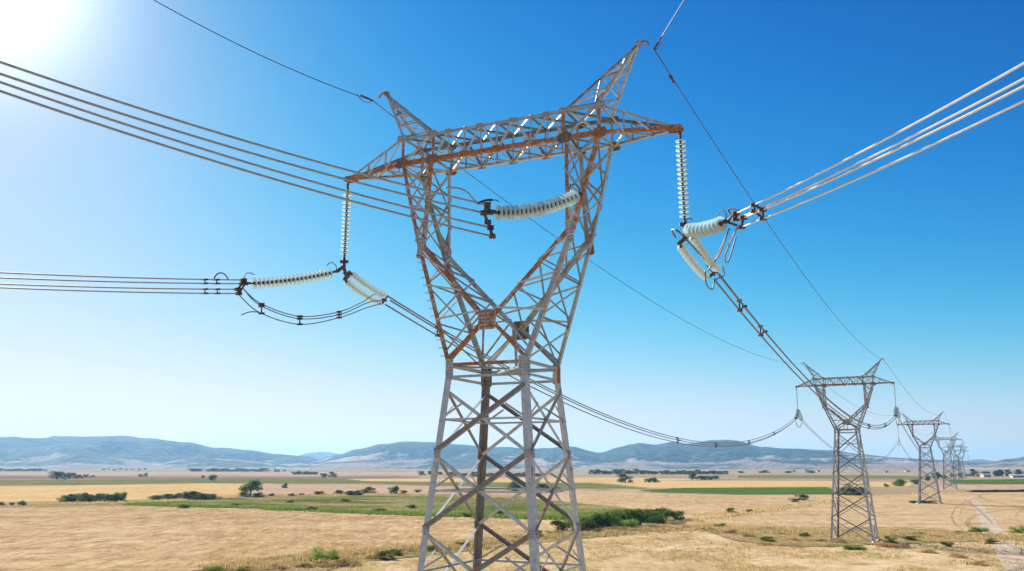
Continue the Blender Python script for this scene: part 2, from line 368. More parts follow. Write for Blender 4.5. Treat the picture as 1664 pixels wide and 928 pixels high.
field('weedy_verge', [(1120, 856), (1340, 860), (1480, 859), (1650, 870), (1900, 872), (1900, 880), (1650, 879), (1460, 884), (1300, 890), (1200, 880)], M['verge'], 1.4)
field('dirt_track', [(1598, 867), (1636, 867), (1650, 882), (1684, 925), (1712, 960), (1656, 960), (1634, 925), (1614, 890)], M['track'], .5, step=1.2)
field('dirt_track', [(1598, 868.5), (1632, 868.5), (1616, 844), (1596, 820), (1580, 806), (1573, 806), (1583, 822), (1592, 844)], M['track'], .5, step=2)
field('dirt_track', [(1560, 868), (1606, 866), (1640, 880), (1690, 905), (1720, 960), (1640, 960), (1618, 905), (1598, 882)], M['track'], .8, step=2) if False else None
def strip(name, pix_pts, w, mat, wob=.07):
    P = [G(*p) for p in pix_pts]; L, Rr = [], []
    for i, p in enumerate(P):
        d = (P[min(i + 1, len(P) - 1)] - P[max(i - 1, 0)]).normalized(); nn = V((d.y, -d.x, 0)) * (w / 2)
        L.append(p + nn); Rr.append(p - nn)
    return field(name, [tuple(p) for p in L] + [tuple(p) for p in reversed(Rr)], mat, wob, True, 1.5)
strip('dirt_track', [(1604, 803), (1576, 812), (1556, 825), (1551, 840), (1558, 853), (1575, 864)], 2.2, M['track2'])
strip('dirt_track', [(1700, 812), (1660, 822), (1640, 838), (1648, 856)], 2.6, M['track2'])
strip('dirt_track', [(1480, 866), (1540, 870), (1600, 874), (1680, 876)], 1.6, M['track2'])
strip('wheel_rut', [(1596, 806), (1570, 815), (1552, 826), (1546, 840), (1552, 853), (1566, 862)], .45, M['rut'])
strip('wheel_rut', [(1566, 811), (1582, 822), (1600, 838), (1612, 850)], .4, M['rut'])
strip('dry_ditch', [(1115, 846), (1180, 840), (1260, 829), (1320, 823)], .9, M['rut'])
strip('dry_ditch', [(1465, 884), (1520, 879), (1580, 884), (1664, 884), (1750, 882)], .4, M['rut'])
strip('dry_ditch', [(-80, 820.5), (20, 820.5), (160, 820), (230, 817.5)], 1.4, M['rut'])
strip('dry_ditch', [(365, 920), (430, 912), (520, 905), (600, 898)], .4, M['rut'])

# ------------------------------------------------------------------ hills
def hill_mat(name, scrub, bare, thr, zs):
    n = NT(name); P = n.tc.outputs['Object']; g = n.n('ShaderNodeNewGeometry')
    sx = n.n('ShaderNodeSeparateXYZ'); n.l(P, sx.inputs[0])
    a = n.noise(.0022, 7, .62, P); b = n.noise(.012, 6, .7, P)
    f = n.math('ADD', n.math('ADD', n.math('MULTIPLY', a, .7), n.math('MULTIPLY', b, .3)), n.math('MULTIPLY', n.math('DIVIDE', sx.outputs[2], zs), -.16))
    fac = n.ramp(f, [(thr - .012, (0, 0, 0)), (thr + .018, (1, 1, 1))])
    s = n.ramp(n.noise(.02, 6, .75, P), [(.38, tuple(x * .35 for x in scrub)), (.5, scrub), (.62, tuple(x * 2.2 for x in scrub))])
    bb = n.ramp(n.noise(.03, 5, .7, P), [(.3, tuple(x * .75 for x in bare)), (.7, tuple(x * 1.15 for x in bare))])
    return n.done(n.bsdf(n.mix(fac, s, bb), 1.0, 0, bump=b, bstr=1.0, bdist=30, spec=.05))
M['hill'] = hill_mat('scrub_covered_slope', (.05, .06, .034), (.46, .33, .22), .485, 100)
M['hill2'] = hill_mat('patchy_scrub_slope', (.045, .056, .03), (.52, .37, .25), .455, 100)
M['foot'] = hill_mat('bare_foothill', (.08, .08, .045), (.34, .24, .165), .46, 100)
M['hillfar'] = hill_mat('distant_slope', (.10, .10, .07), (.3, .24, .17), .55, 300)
def lerp_prof(prof, x):
    if x <= prof[0][0]: return prof[0][1]
    for (a, ya), (b, yb) in zip(prof, prof[1:]):
        if x <= b:
            t = (x - a) / (b - a); t = t * t * (3 - 2 * t); return ya + (yb - ya) * t
    return prof[-1][1]
def ridge(name, prof, dist, depth, mat, nx=420, nr=44, rough=1.0, seed=0):
    """a range of hills at its own distance: skyline given over heading, front and back slopes with gullies"""
    x0, x1 = prof[0][0], prof[-1][0]; vs = []; fs = []
    for i in range(nx + 1):
        px = x0 + (x1 - x0) * i / nx
        d = ray(px, HZ); hd = V((d.x, d.y, 0)).normalized()
        ph = lerp_prof(prof, px)
        el = (HZ - ph) / math.hypot(F, math.hypot(px - 832, HZ - 464)) * dist + (CAMH if ph < HZ - .2 else -2)
        for j in range(nr + 1):
            t = j / nr; rr = dist - depth + 2.2 * depth * t
            q = hd * rr
            s = (t / .4545) if t < .4545 else max(0, (1 - t) / .5455)
            env = s ** 1.15 if t < .4545 else s * s * (3 - 2 * s)
            nz = noise.ridged_multi_fractal(V((q.x * .0011 + seed, q.y * .0011, 0)), 0.9, 2.1, 6, 1.0, 2.0) - .9
            fn = noise.fractal(V((q.x * .006, q.y * .006, seed)), 0.9, 2, 4)
            h = el * (env + rough * .34 * nz * (4 * s * (1 - s)) ) + fn * 3.0 * min(1, el / 60) * (s > .02)
            if abs(t - .4545) < .02: h = el + fn * 1.6 * min(1, el / 50)
            vs.append((q.x, q.y, max(-1.5, h) if j not in (0, nr) else -2))
    for i in range(nx):
        for j in range(nr):
            a = i * (nr + 1) + j; fs.append((a, a + nr + 1, a + nr + 2, a + 1))
    m = bpy.data.meshes.new(name); m.from_pydata(vs, [], fs); m.materials.append(mat)
    for p in m.polygons: p.use_smooth = True
    o = bpy.data.objects.new(name, m); COL.objects.link(o); return tag(o, kind='structure')
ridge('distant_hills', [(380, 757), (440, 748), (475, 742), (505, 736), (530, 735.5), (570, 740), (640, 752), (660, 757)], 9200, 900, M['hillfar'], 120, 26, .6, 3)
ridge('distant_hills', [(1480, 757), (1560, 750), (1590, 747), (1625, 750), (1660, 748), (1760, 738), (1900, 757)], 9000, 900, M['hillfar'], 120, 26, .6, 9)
ridge('hills', [(-420, 757), (-300, 730), (-120, 716), (0, 711), (60, 713.5), (120, 710), (190, 709), (235, 713), (300, 719), (350, 728), (400, 732), (450, 739), (500, 743), (525, 750), (545, 757)], 5600, 1500, M['hill'], 420, 44, 1, 1)
ridge('hills', [(470, 757), (515, 750), (545, 741), (580, 731), (620, 722), (660, 718), (700, 719), (750, 723), (800, 728), (860, 730), (930, 727), (975, 736), (1010, 727), (1040, 720.5), (1065, 723), (1092, 719), (1115, 723), (1160, 717), (1195, 718), (1240, 727), (1290, 730), (1345, 732), (1400, 739), (1470, 745), (1530, 748), (1600, 751), (1680, 757)], 5400, 1500, M['hill2'], 620, 44, 1, 5)
ridge('hills', [(1560, 757), (1600, 752), (1640, 746), (1690, 738), (1800, 728), (2000, 757)], 5000, 900, M['foot'], 120, 30, .8, 14)
ridge('foothills', [(-200, 757), (-60, 745), (20, 752), (60, 750), (125, 739), (175, 744), (215, 747), (260, 757)], 4000, 420, M['foot'], 160, 20, .5, 21)
ridge('foothills', [(250, 757), (285, 748), (325, 743), (375, 747), (420, 751), (450, 757)], 4100, 420, M['foot'], 120, 20, .5, 24)
ridge('foothills', [(500, 757), (540, 751), (600, 748), (660, 747), (700, 744), (760, 746), (830, 753), (900, 757)], 4000, 380, M['foot'], 160, 20, .5, 27)
ridge('foothills', [(940, 757), (1000, 751), (1080, 754), (1160, 751), (1230, 744), (1300, 747), (1380, 751), (1480, 753), (1560, 757)], 4000, 380, M['foot'], 160, 20, .5, 31)

# ------------------------------------------------------------------ haze
mb = MB(); mb.box((0, 6100, 114), (9400, 0, 0), (0, 6600, 0), (0, 0, 115.5))
hz = NT('summer_haze'); pv = hz.n('ShaderNodeVolumePrincipled')
pv.inputs['Color'].default_value = (.26, .60, 1.0, 1); pv.inputs['Density'].default_value = 0.72e-4; pv.inputs['Anisotropy'].default_value = .3
hz.l(pv.outputs[0], hz.out.inputs['Volume'])
haze = mb.build('haze', hz.m); tag(haze, kind='stuff')

# ------------------------------------------------------------------ lattice pylons
DIM = dict(A=8.19, AL=8.66, Hb=26.76, Bi=3.336, Bo=4.986, D=.941, Ht=28.145, Pa=6.58, Hp=31.03, Ka=3.664, Kd=1.27, Hk=22.56, Hc=18.88, Cd=1.73,
           Wa=1.862, Hw=16.92, Bs=3.50, lev=[0, 3.3, 6.75, 10.07, 13.19, 16.0])
DIM2 = dict(DIM, AL=8.2, Hk=23.24, Hc=20.26, Hw=18.9, lev=[0, 3.9, 7.7, 11.3, 14.7, 18.2], Ka=3.57)
def pylon(root, d, full=True, wk=1.0):
    """members of one pylon; full: every member its own mesh, else merged per part"""
    MATS = [M['light'], M['mid'], M['rust'], M['plate'], M['dark'], M['brown'], M['bolt'], M['worn']]
    IDX = {'light': 0, 'mid': 1, 'rust': 2, 'plate': 3, 'dark': 4, 'brown': 5, 'worn': 7}
    mains, merged = {}, {}
    rnd = random.Random(11)
    def put(part, sub, mat, fn):
        """part: main part key (name, n); sub: name of the member inside it or None for the part's own mesh"""
        if not full:
            m = merged.setdefault(part, MB()); m.cur = IDX[mat]; fn(m); return
        m = MB(); fn(m)
        if sub is None:
            mm = mains.setdefault(part, MB()); mm.cur = IDX[mat]; fn(mm)
        else: merged.setdefault(part, []).append((sub, mat, m))
    w = lambda x: x * wk
    Bs, Wa, Hw, D = d['Bs'], d['Wa'], d['Hw'], d['D']
    corner = lambda sx, sy, h: V((sx * (Bs + (Wa - Bs) * h / Hw), sy * (Bs + (Wa - Bs) * h / Hw), h))
    CS = [(-1, -1), (1, -1), (1, 1), (-1, 1)]
    # legs
    for i, (sx, sy) in enumerate(CS):
        k = ('leg', i)
        put(k, None, 'brown' if (sx, sy) == (-1, 1) else 'light', lambda m: m.angle(corner(sx, sy, -.3), corner(sx, sy, Hw), w(.30), (-sx, 0, 0), (0, -sy, 0), .03))  # back left leg darker: its shade is put into the steel colour
        def spl(m):
            for h in (d['lev'][4] - .9, d['lev'][2] - .9):
                c = corner(sx, sy, h)
                m.plate(c + V((-sx * .15, sy * .012, 0)), (0, sy, 0), (0, 0, 1), .11, .36, .02, .05, (1, 4), .018)
                m.plate(c + V((sx * .012, -sy * .15, 0)), (sx, 0, 0), (0, 0, 1), .11, .36, .02, .05, (1, 4), .018)
        put(k, 'splice_plate', 'light', spl)
        def wp(m):
            c = corner(sx, sy, Hw - .25)
            m.plate(c + V((-sx * .17, sy * .02, .1)), (0, sy, 0), (0, 0, 1), .18, .46, .024, .3, (2, 6), .022)
            m.plate(c + V((sx * .02, -sy * .17, .1)), (sx, 0, 0), (0, 0, 1), .18, .46, .024, .3, (2, 6), .022)
        put(k, 'gusset_plate', 'mid' if sy < 0 else 'plate', wp)
        put(k, 'footing', 'light', lambda m: m.lathe(corner(sx, sy, -.4), (0, 0, 1), [(0, .5), (.6, .45), (.75, .3), (.75, 0)], 10))
    # body faces
    for fi in range(4):
        a, b = CS[fi], CS[(fi + 1) % 4]
        n = V(((a[0] + b[0]) / 2, (a[1] + b[1]) / 2, 0)); inn = -n
        lv = d['lev']
        for li in range(len(lv) - 1):
            h0, h1 = lv[li], lv[li + 1]
            for di, (p, q) in enumerate(((corner(*a, h0), corner(*b, h1)), (corner(*b, h0), corner(*a, h1)))):
                dd = (q - p).normalized(); u = n.cross(dd)
                off = n * (.02 if di == 0 else -.05); vv = inn
                ww = w((.185 if fi == 0 else .155) if di == 0 else .12)
                mat = 'brown' if di == 0 else 'light'
                put(('diagonal_brace', (fi, li, di)), None, mat, lambda m: m.angle(p + dd * .08, q - dd * .08, ww, u, vv, .02, off))
            hm = (h0 + h1) / 2
            p, q = corner(*a, hm), corner(*b, hm)
            put(('horizontal_strut', (fi, li)), None, 'light', lambda m: m.angle(p, q, w(.085), (0, 0, 1), inn, .015, inn * .07))
            for (pa, pb) in ((a, b), (b, a)):      # short redundant stays from strut end to diagonal
                p0 = corner(*pa, hm); p1 = corner(*pa, h0 + (h1 - h0) * .78); tgt = corner(*pa, h1 - (h1 - h0) * .0)
                s0 = p0; s1 = p0.lerp(corner(*pb, hm), .26) + V((0, 0, (h1 - h0) * .24))
                put(('stay', (fi, li, pa)), None, 'mid', lambda m: m.angle(s0, s1, w(.07), n.cross((s1 - s0).normalized()), inn, .014, inn * .035))
            for pa in (a, b):
                nd = corner(*pa, h0)
                if li: put(('node_plate', (fi, li, pa)), None, 'mid', lambda m: m.plate(nd + n * .035 + (V((-pa[0], -pa[1], 0)) - n * V((-pa[0], -pa[1], 0)).dot(n)) * .16, n, (0, 0, 1), w(.12), w(.18), .018, .4, (2, 3), .02))
        # waist ring: two rails
        for dz, ww, mat in ((.12, .15, 'rust' if fi == 0 else 'mid'), (-.42, .11, 'mid')):
            p, q = corner(*a, Hw) + V((0, 0, dz)), corner(*b, Hw) + V((0, 0, dz))
            put(('waist_rail', (fi, dz)), None, mat, lambda m: m.angle(p, q, w(ww), (0, 0, -1), inn, .018, n * .05))
    for (a, b) in ((CS[0], CS[2]), (CS[1], CS[3])):
        p, q = corner(*a, Hw - .1), corner(*b, Hw - .1)
        put(('plan_brace', a), None, 'mid', lambda m: m.angle(p, q, w(.09), (0, 0, 1), (q - p).cross(V((0, 0, 1))), .015, V((0, 0, .05 * a[1] * a[0]))))
    # window arms
    C = {}
    for sx in (-1, 1):
        k = ('window_arm', sx)
        for sy in (-1, 1):
            wst = corner(sx, sy, Hw); opp = corner(-sx, sy, Hw)
            kn_o = V((sx * (d['Ka'] + .16), sy * d['Kd'], d['Hk'])); kn_i = V((sx * (d['Ka'] - .2), sy * d['Kd'], d['Hk'] + .05))
            cr = V((0, sy * d['Cd'], d['Hc'])); bo = V((sx * d['Bo'], sy * D, d['Hb'])); bi = V((sx * d['Bi'], sy * D, d['Hb']))
            C[sx, sy] = (wst, kn_o, kn_i, cr, bo, bi)
            fr = sy < 0
            inn = (0, -sy, 0)
            m1 = 'rust' if fr else 'mid'
            put(k, None, 'rust' if (fr and sx < 0) else 'mid', lambda m: m.angle(wst, kn_o, w(.2), (-sx, 0, 0), inn, .022))
            put(k, None, m1, lambda m: m.angle(kn_o, bo, w(.18), (-sx, 0, 0), inn, .02))
            put(k, None, m1, lambda m: m.angle(cr, kn_i, w(.21), (sx * .6, 0, -.8), inn, .022))
            put(k, None, m1, lambda m: m.angle(kn_i, bi, w(.165), (sx, 0, 0), inn, .02))
            put(k, None, m1, lambda m: m.angle(cr, opp + V((sx * .05, 0, .12)), w(.17), (0, 0, 1), inn, .02, V((0, sy * .03 * sx, 0))))
            if fr and sx < 0 and full and wk == 1.0 and d is DIM:
                for q in range(14):
                    sb = wst.lerp(kn_o, .08 + .065 * q)
                    put(k, 'step_bolt', 'plate', lambda m: m.tube([sb, sb + V((-.17, -.03, 0)), sb + V((-.17, -.03, .04))], .016, 5))
            def kplate(m):
                c = (kn_o + kn_i) / 2
                m.plate(c + V((0, sy * .025, -.1)), (0, sy, 0), (sx * -.12, 0, 1), w(.16), w(.5), .022, .35, (2, 6), .028)
            put(k, 'gusset_plate', 'mid' if fr else 'plate', kplate)
            # front/back lacing, below the knee
            N = 3; n = V((0, sy, 0)); ii = V((0, -sy, 0))
            o_ = [wst.lerp(kn_o, .10 + .86 * i / N) for i in range(N + 1)]; i_ = [cr.lerp(kn_i, .12 + .8 * i / N) for i in range(N + 1)]
            for i in range(N):
                put(k, 'lacing_bar', 'mid', lambda m: m.angle(o_[i], i_[i], w(.072 - .005 * i), n.cross((i_[i] - o_[i]).normalized()), ii, .014, ii * .03))
                put(k, 'lacing_bar', 'light', lambda m: m.angle(i_[i], o_[i + 1], w(.088 - .007 * i), n.cross((o_[i + 1] - i_[i]).normalized()), ii, .014, n * .012))
            put(k, 'lacing_bar', 'mid', lambda m: m.angle(wst.lerp(kn_o, .05), cr, w(.09), (0, 0, 1), ii, .014, ii * .05))
            N = 3
            o_ = [kn_o.lerp(bo, .06 + .94 * i / N) for i in range(N + 1)]; i_ = [kn_i.lerp(bi, .06 + .94 * i / N) for i in range(N + 1)]
            for i in range(N):
                put(k, 'lacing_bar', 'mid', lambda m: m.angle(o_[i], i_[i + 1], w(.095), n.cross((i_[i + 1] - o_[i]).normalized()), ii, .014, n * .012))
                put(k, 'lacing_bar', 'mid', lambda m: m.angle(i_[i], o_[i + 1], w(.085), n.cross((o_[i + 1] - i_[i]).normalized()), ii, .014, ii * .03))
        # side lacing between front and back chords
        (w0, ko0, ki0, c0, bo0, bi0), (w1, ko1, ki1, c1, bo1, bi1) = C[sx, -1], C[sx, 1]
        for (p0, p1, q0, q1, N, sg) in ((w0, ko0, w1, ko1, 3, sx), (ko0, bo0, ko1, bo1, 2, sx), (c0, ki0, c1, ki1, 3, -sx), (ki0, bi0, ki1, bi1, 2, -sx)):
            n = V((sg, 0, 0))
            for i in range(N):
                a0, a1 = p0.lerp(p1, (i + .06) / N), p0.lerp(p1, (i + .94) / N); b0, b1 = q0.lerp(q1, (i + .06) / N), q0.lerp(q1, (i + .94) / N)
                put(k, 'lacing_bar', 'mid', lambda m: m.angle(a0, b1, w(.085), n.cross((b1 - a0).normalized()), -n, .013, n * .015))
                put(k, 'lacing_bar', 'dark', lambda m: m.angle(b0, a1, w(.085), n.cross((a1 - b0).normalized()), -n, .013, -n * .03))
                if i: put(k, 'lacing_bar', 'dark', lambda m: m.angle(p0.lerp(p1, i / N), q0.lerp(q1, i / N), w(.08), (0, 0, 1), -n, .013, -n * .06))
    for sy in (-1, 1):
        cr = V((0, sy * d['Cd'], d['Hc'])); fr = sy < 0
        put(('crotch_gusset', sy), None, 'worn' if fr else 'plate', lambda m: m.plate(cr + V((0, sy * .045, -.02)), (0, sy, 0), (0, 0, 1), w(.42), w(.44), .03, .25, (5, 5), .036))
        b0 = V((0, sy * d['Wa'], Hw + .1))
        put(('crotch_hanger', sy), None, 'rust' if fr else 'mid', lambda m: m.angle(b0, cr, w(.1), (1, 0, 0), (0, -sy, 0), .015, V((-.25, -sy * .06, 0))))
    # crossarm
    k = ('crossarm', 0)
    tips = {-1: V((-d['AL'], 0, d['Hb'] + .02)), 1: V((d['A'], 0, d['Hb'] + .02))}
    BO, BI, Hb, Ht = d['Bo'], d['Bi'], d['Hb'], d['Ht']
    for sy in (-1, 1):
        n = V((0, sy, 0)); ii = -n; fr = sy < 0
        put(k, None, 'rust' if fr else 'light', lambda m: m.angle(V((-BO, sy * D, Hb)), V((BO, sy * D, Hb)), w(.205 if fr else .17), (0, 0, 1), ii, .02, n * .0))
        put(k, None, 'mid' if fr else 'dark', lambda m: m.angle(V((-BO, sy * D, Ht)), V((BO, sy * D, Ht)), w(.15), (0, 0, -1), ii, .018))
        for sx in (-1, 1):
            tp = tips[sx] + V((0, sy * .09, 0))
            put(k, None, 'rust' if fr else 'mid', lambda m: m.angle(V((sx * BO, sy * D, Hb)), tp, w(.17), (0, 0, 1), ii, .018))
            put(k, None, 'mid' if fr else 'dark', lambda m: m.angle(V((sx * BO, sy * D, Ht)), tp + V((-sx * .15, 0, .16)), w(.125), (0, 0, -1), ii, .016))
            # tip lacing
            for i, t in enumerate((.3, .62)):
                lo = V((sx * BO, sy * D, Hb)).lerp(tp, t); up = V((sx * BO, sy * D, Ht)).lerp(tp + V((-sx * .15, 0, .16)), t)
                lo0 = V((sx * BO, sy * D, Hb)).lerp(tp, (0, .3)[i]); 
                put(k, 'lacing_bar', 'mid', lambda m: m.angle(lo, up, w(.075), (sx, 0, 0), ii, .013, ii * .03))
                up0 = V((sx * BO, sy * D, Ht)).lerp(tp, (0, .3)[i])
                put(k, 'lacing_bar', 'light', lambda m: m.angle(up0, lo, w(.08), n.cross((lo - up0).normalized()), ii, .013, n * .012))
            for x in (BI, BO):
                put(k, 'lacing_bar', 'rust' if fr else 'mid', lambda m: m.angle(V((sx * x, sy * D, Hb)), V((sx * x, sy * D, Ht)), w(.14), (-sx, 0, 0), ii, .016, n * .014))
                put(k, 'gusset_plate', 'plate', lambda m: (m.plate(V((sx * x, sy * (D + .035), Hb + .06)), n, (0, 0, 1), w(.30), w(.22), .02, .4, (4, 3), .026)))
                put(k, 'gusset_plate', 'plate' if not fr else 'mid', lambda m: (m.plate(V((sx * x, sy * (D + .035), Ht - .06)), n, (0, 0, 1), w(.26), w(.17), .02, .4, (4, 2), .024)))
            put(k, 'lacing_bar', 'mid', lambda m: m.angle(V((sx * BI, sy * D, Hb)), V((sx * BO, sy * D, Ht)), w(.10), (0, 0, 1), ii, .014, n * .03))
            put(k, 'lacing_bar', 'light', lambda m: m.angle(V((sx * BI, sy * D, Ht)), V((sx * BO, sy * D, Hb)), w(.10), (0, 0, 1), ii, .014, ii * .03))
        # centre bays: crossing diagonals, posts and small node plates
        N = 4
        for i in range(N):
            x0 = -BI + 2 * BI * i / N; x1 = -BI + 2 * BI * (i + 1) / N; xm = (x0 + x1) / 2
            put(k, 'lacing_bar', 'light', lambda m: m.angle(V((x0, sy * D, Hb)), V((xm, sy * D, Ht)), w(.115), (1, 0, -1), ii, .015, n * .012))
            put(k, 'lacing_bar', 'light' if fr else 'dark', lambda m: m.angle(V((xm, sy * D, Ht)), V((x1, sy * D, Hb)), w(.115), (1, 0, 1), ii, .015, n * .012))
            put(k, 'lacing_bar', 'mid', lambda m: m.angle(V((xm, sy * D, Hb)), V((xm, sy * D, Ht)), w(.07), (1, 0, 0), ii, .013, ii * .04))
            if i: put(k, 'lacing_bar', 'mid', lambda m: m.angle(V((x0, sy * D, Hb)), V((x0, sy * D, Ht)), w(.07), (1, 0, 0), ii, .013, ii * .04))
            put(k, 'gusset_plate', 'mid', lambda m: m.plate(V((xm, sy * (D + .03), Ht - .07)), n, (0, 0, 1), w(.2), w(.12), .016, .4, (4, 2), .02))
            if i: put(k, 'gusset_plate', 'rust' if fr else 'plate', lambda m: m.plate(V((x0, sy * (D + .03), Hb + .09)), n, (0, 0, 1), w(.22), w(.14), .016, .4, (4, 2), .022))
    xs = [-BO, -BI] + [-BI + 2 * BI * i / 4 for i in (1, 2, 3)] + [BI, BO]
    for h, mt in ((Hb, 'mid'), (Ht, 'dark')):
        for i in range(len(xs) - 1):
            up = V((0, 0, 1 if h == Ht else -1)); s = 1 if i % 2 else -1
            put(k, 'lacing_bar', mt, lambda m: m.angle(V((xs[i], s * D, h)), V((xs[i + 1], -s * D, h)), w(.095), (1, 0, 0), -up, .014, up * .02))
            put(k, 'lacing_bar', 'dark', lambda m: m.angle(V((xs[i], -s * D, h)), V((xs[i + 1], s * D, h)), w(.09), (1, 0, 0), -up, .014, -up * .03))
        for x in xs: put(k, 'lacing_bar', mt, lambda m: m.angle(V((x, -D, h)), V((x, D, h)), w(.085), (1, 0, 0), (0, 0, 1 if h == Hb else -1), .014))
    for sx in (-1, 1):
        for i, t in enumerate((.3, .62)):
            t0 = (0, .3)[i]; s = (1, -1)[i]
            p = V((sx * BO, s * D, Hb)).lerp(tips[sx], t0); q = V((sx * BO, -s * D, Hb)).lerp(tips[sx], t); q2 = V((sx * BO, s * D, Hb)).lerp(tips[sx], t)
            put(k, 'lacing_bar', 'mid', lambda m: m.angle(p, q, w(.08), (sx, 0, 0), (0, 0, 1), .013, V((0, 0, -.02))))
            put(k, 'lacing_bar', 'dark', lambda m: m.angle(q, q2, w(.08), (sx, 0, 0), (0, 0, 1), .013, V((0, 0, .03))))
        def tipp(m):
            c = tips[sx] + V((-sx * .05, 0, .04))
            for sy in (-1, 1): m.plate(c + V((-sx * .1, sy * .135, 0)), (0, sy, 0), (0, 0, 1), w(.34), w(.15), .025, .5, (4, 2), .028)
            m.box(c + V((sx * .06, 0, 0)), (.10, 0, 0), (0, .16, 0), (0, 0, .10))
            m.tube([c + V((sx * .05, -.2, -.05)), c + V((sx * .05, .2, -.05))], .05, 8)
            m.tube([c + V((sx * .05, 0, -.05)), c + V((sx * .05, 0, -.3))], .045, 8)
        put(k, 'tip_bracket', 'rust', tipp)
    # earth wire peaks
    for sx in (-1, 1):
        k = ('earthwire_peak', sx); ap = V((sx * d['Pa'], 0, d['Hp']))
        base = {(o, sy): V((sx * (BO if o else BI), sy * D, Ht)) for o in (0, 1) for sy in (-1, 1)}
        for (o, sy), b in base.items():
            e = ap + V((-sx * .07 if not o else sx * .0, sy * .07, 0))
            mat = 'rust' if (sx > 0 and not o) else ('mid' if not o else 'light')
            put(k, None, mat, lambda m: m.angle(b, e, w(.125), (sx * (1 if not o else -1), 0, 0), (0, -sy, 0), .015))
        def at(o, sy, t): return base[o, sy].lerp(ap + V((0, sy * .07, 0)), t)
        T = [.0, .26, .48, .66, .82]
        for i in range(4):
            for sy in (-1, 1):
                ii = V((0, -sy, 0))
                p, q = (at(i % 2, sy, T[i]), at(1 - i % 2, sy, T[i + 1]))
                put(k, 'lacing_bar', 'light', lambda m: m.angle(p, q, w(.075), (0, 0, 1), ii, .012, ii * .02))
                p2, q2 = at(0, sy, T[i + 1]), at(1, sy, T[i + 1])
                put(k, 'lacing_bar', 'mid', lambda m: m.angle(p2, q2, w(.065), (0, 0, 1), ii, .012, ii * .04))
            for o in (0, 1):
                nn = V((sx * (1 if o else -1), 0, 0)); s = 1 if i % 2 else -1
                p, q = at(o, s, T[i]), at(o, -s, T[i + 1])
                put(k, 'lacing_bar', 'mid' if o else 'dark', lambda m: m.angle(p, q, w(.07), (0, 0, 1), -nn, .012, -nn * .02))
        def apx(m):
            m.box(ap + V((-sx * .02, 0, .02)), (.10, 0, 0), (0, .11, 0), (0, 0, .09))
            m.tube([ap + V((-sx * .1, 0, .08)), ap + V((sx * .22, 0, .1)), ap + V((sx * .38, 0, .0)), ap + V((sx * .42, 0, -.14))], .055, 7)
        put(k, 'apex_bracket', 'rust' if sx > 0 else 'plate', apx)
    if full:
        objs = {}
        for key, m in mains.items(): objs[key] = m.build(key[0], MATS, root)
        for key, lst in merged.items():
            for sub, mat, m in lst:
                m.mi = [1 if q == 6 else 0 for q in m.mi]; m.build(sub, [M[mat], M['bolt']], objs[key])
    else:
        grp = {}
        for key, m in merged.items():
            nm = key[0] if key[0] in ('leg', 'window_arm', 'crossarm', 'earthwire_peak') else 'body_bracing'
            kk = key if nm != 'body_bracing' else (nm, 0)
            if kk in grp:
                g = grp[kk]; b = len(g.v); g.v += m.v; g.f += [tuple(b + i for i in f) for f in m.f]; g.mi += m.mi; g.sm += m.sm
            else: grp[kk] = m
        for key, m in grp.items(): m.build(key[0], MATS, root)

class Frame:                                   # pylon axes -> world
    def __init__(s, x, y, yaw, d): s.o = V((x, y, 0)); s.yaw = yaw; s.a = V((math.cos(yaw), -math.sin(yaw), 0)); s.l = V((math.sin(yaw), math.cos(yaw), 0)); s.d = d
    def __call__(s, a, l, h): return s.o + s.a * a + s.l * l + V((0, 0, h))
PY = [Frame(-.339, 39.355, .428, DIM), Frame(58.98, 158.84, .505, DIM2)]
for dep, px in ((312, 1497.5), (497, 1535), (690, 1551), (880, 1558.5)):
    PY.append(Frame((px - 832) / F * dep * 1.0, dep / math.cos(PITCH) - 4, .49, DIM2))
plabels = ['tall rust streaked steel lattice pylon dominating the foreground', 'second lattice pylon standing whole on the dry plain at the right',
           'third lattice pylon in the line, half the size of the second', 'fourth lattice pylon in the line, greyed by distance',
           'fifth lattice pylon in the line, a faint small frame', 'last and smallest lattice pylon in the line near the horizon']
roots = []
for i, fr in enumerate(PY):
    r = empty('lattice_pylon', fr.o, -fr.yaw); tag(r, plabels[i], 'pylon', 'pylons of the power line'); roots.append(r)
    if i == 0: pylon(r, fr.d, True)
    elif i == 1: pylon(r, fr.d, True, 1.0)
    elif i == 2: pylon(r, fr.d, False, 1.2)
    else:
        for ch in list(roots[2].children):
            c = ch.copy(); COL.objects.link(c); c.parent = r

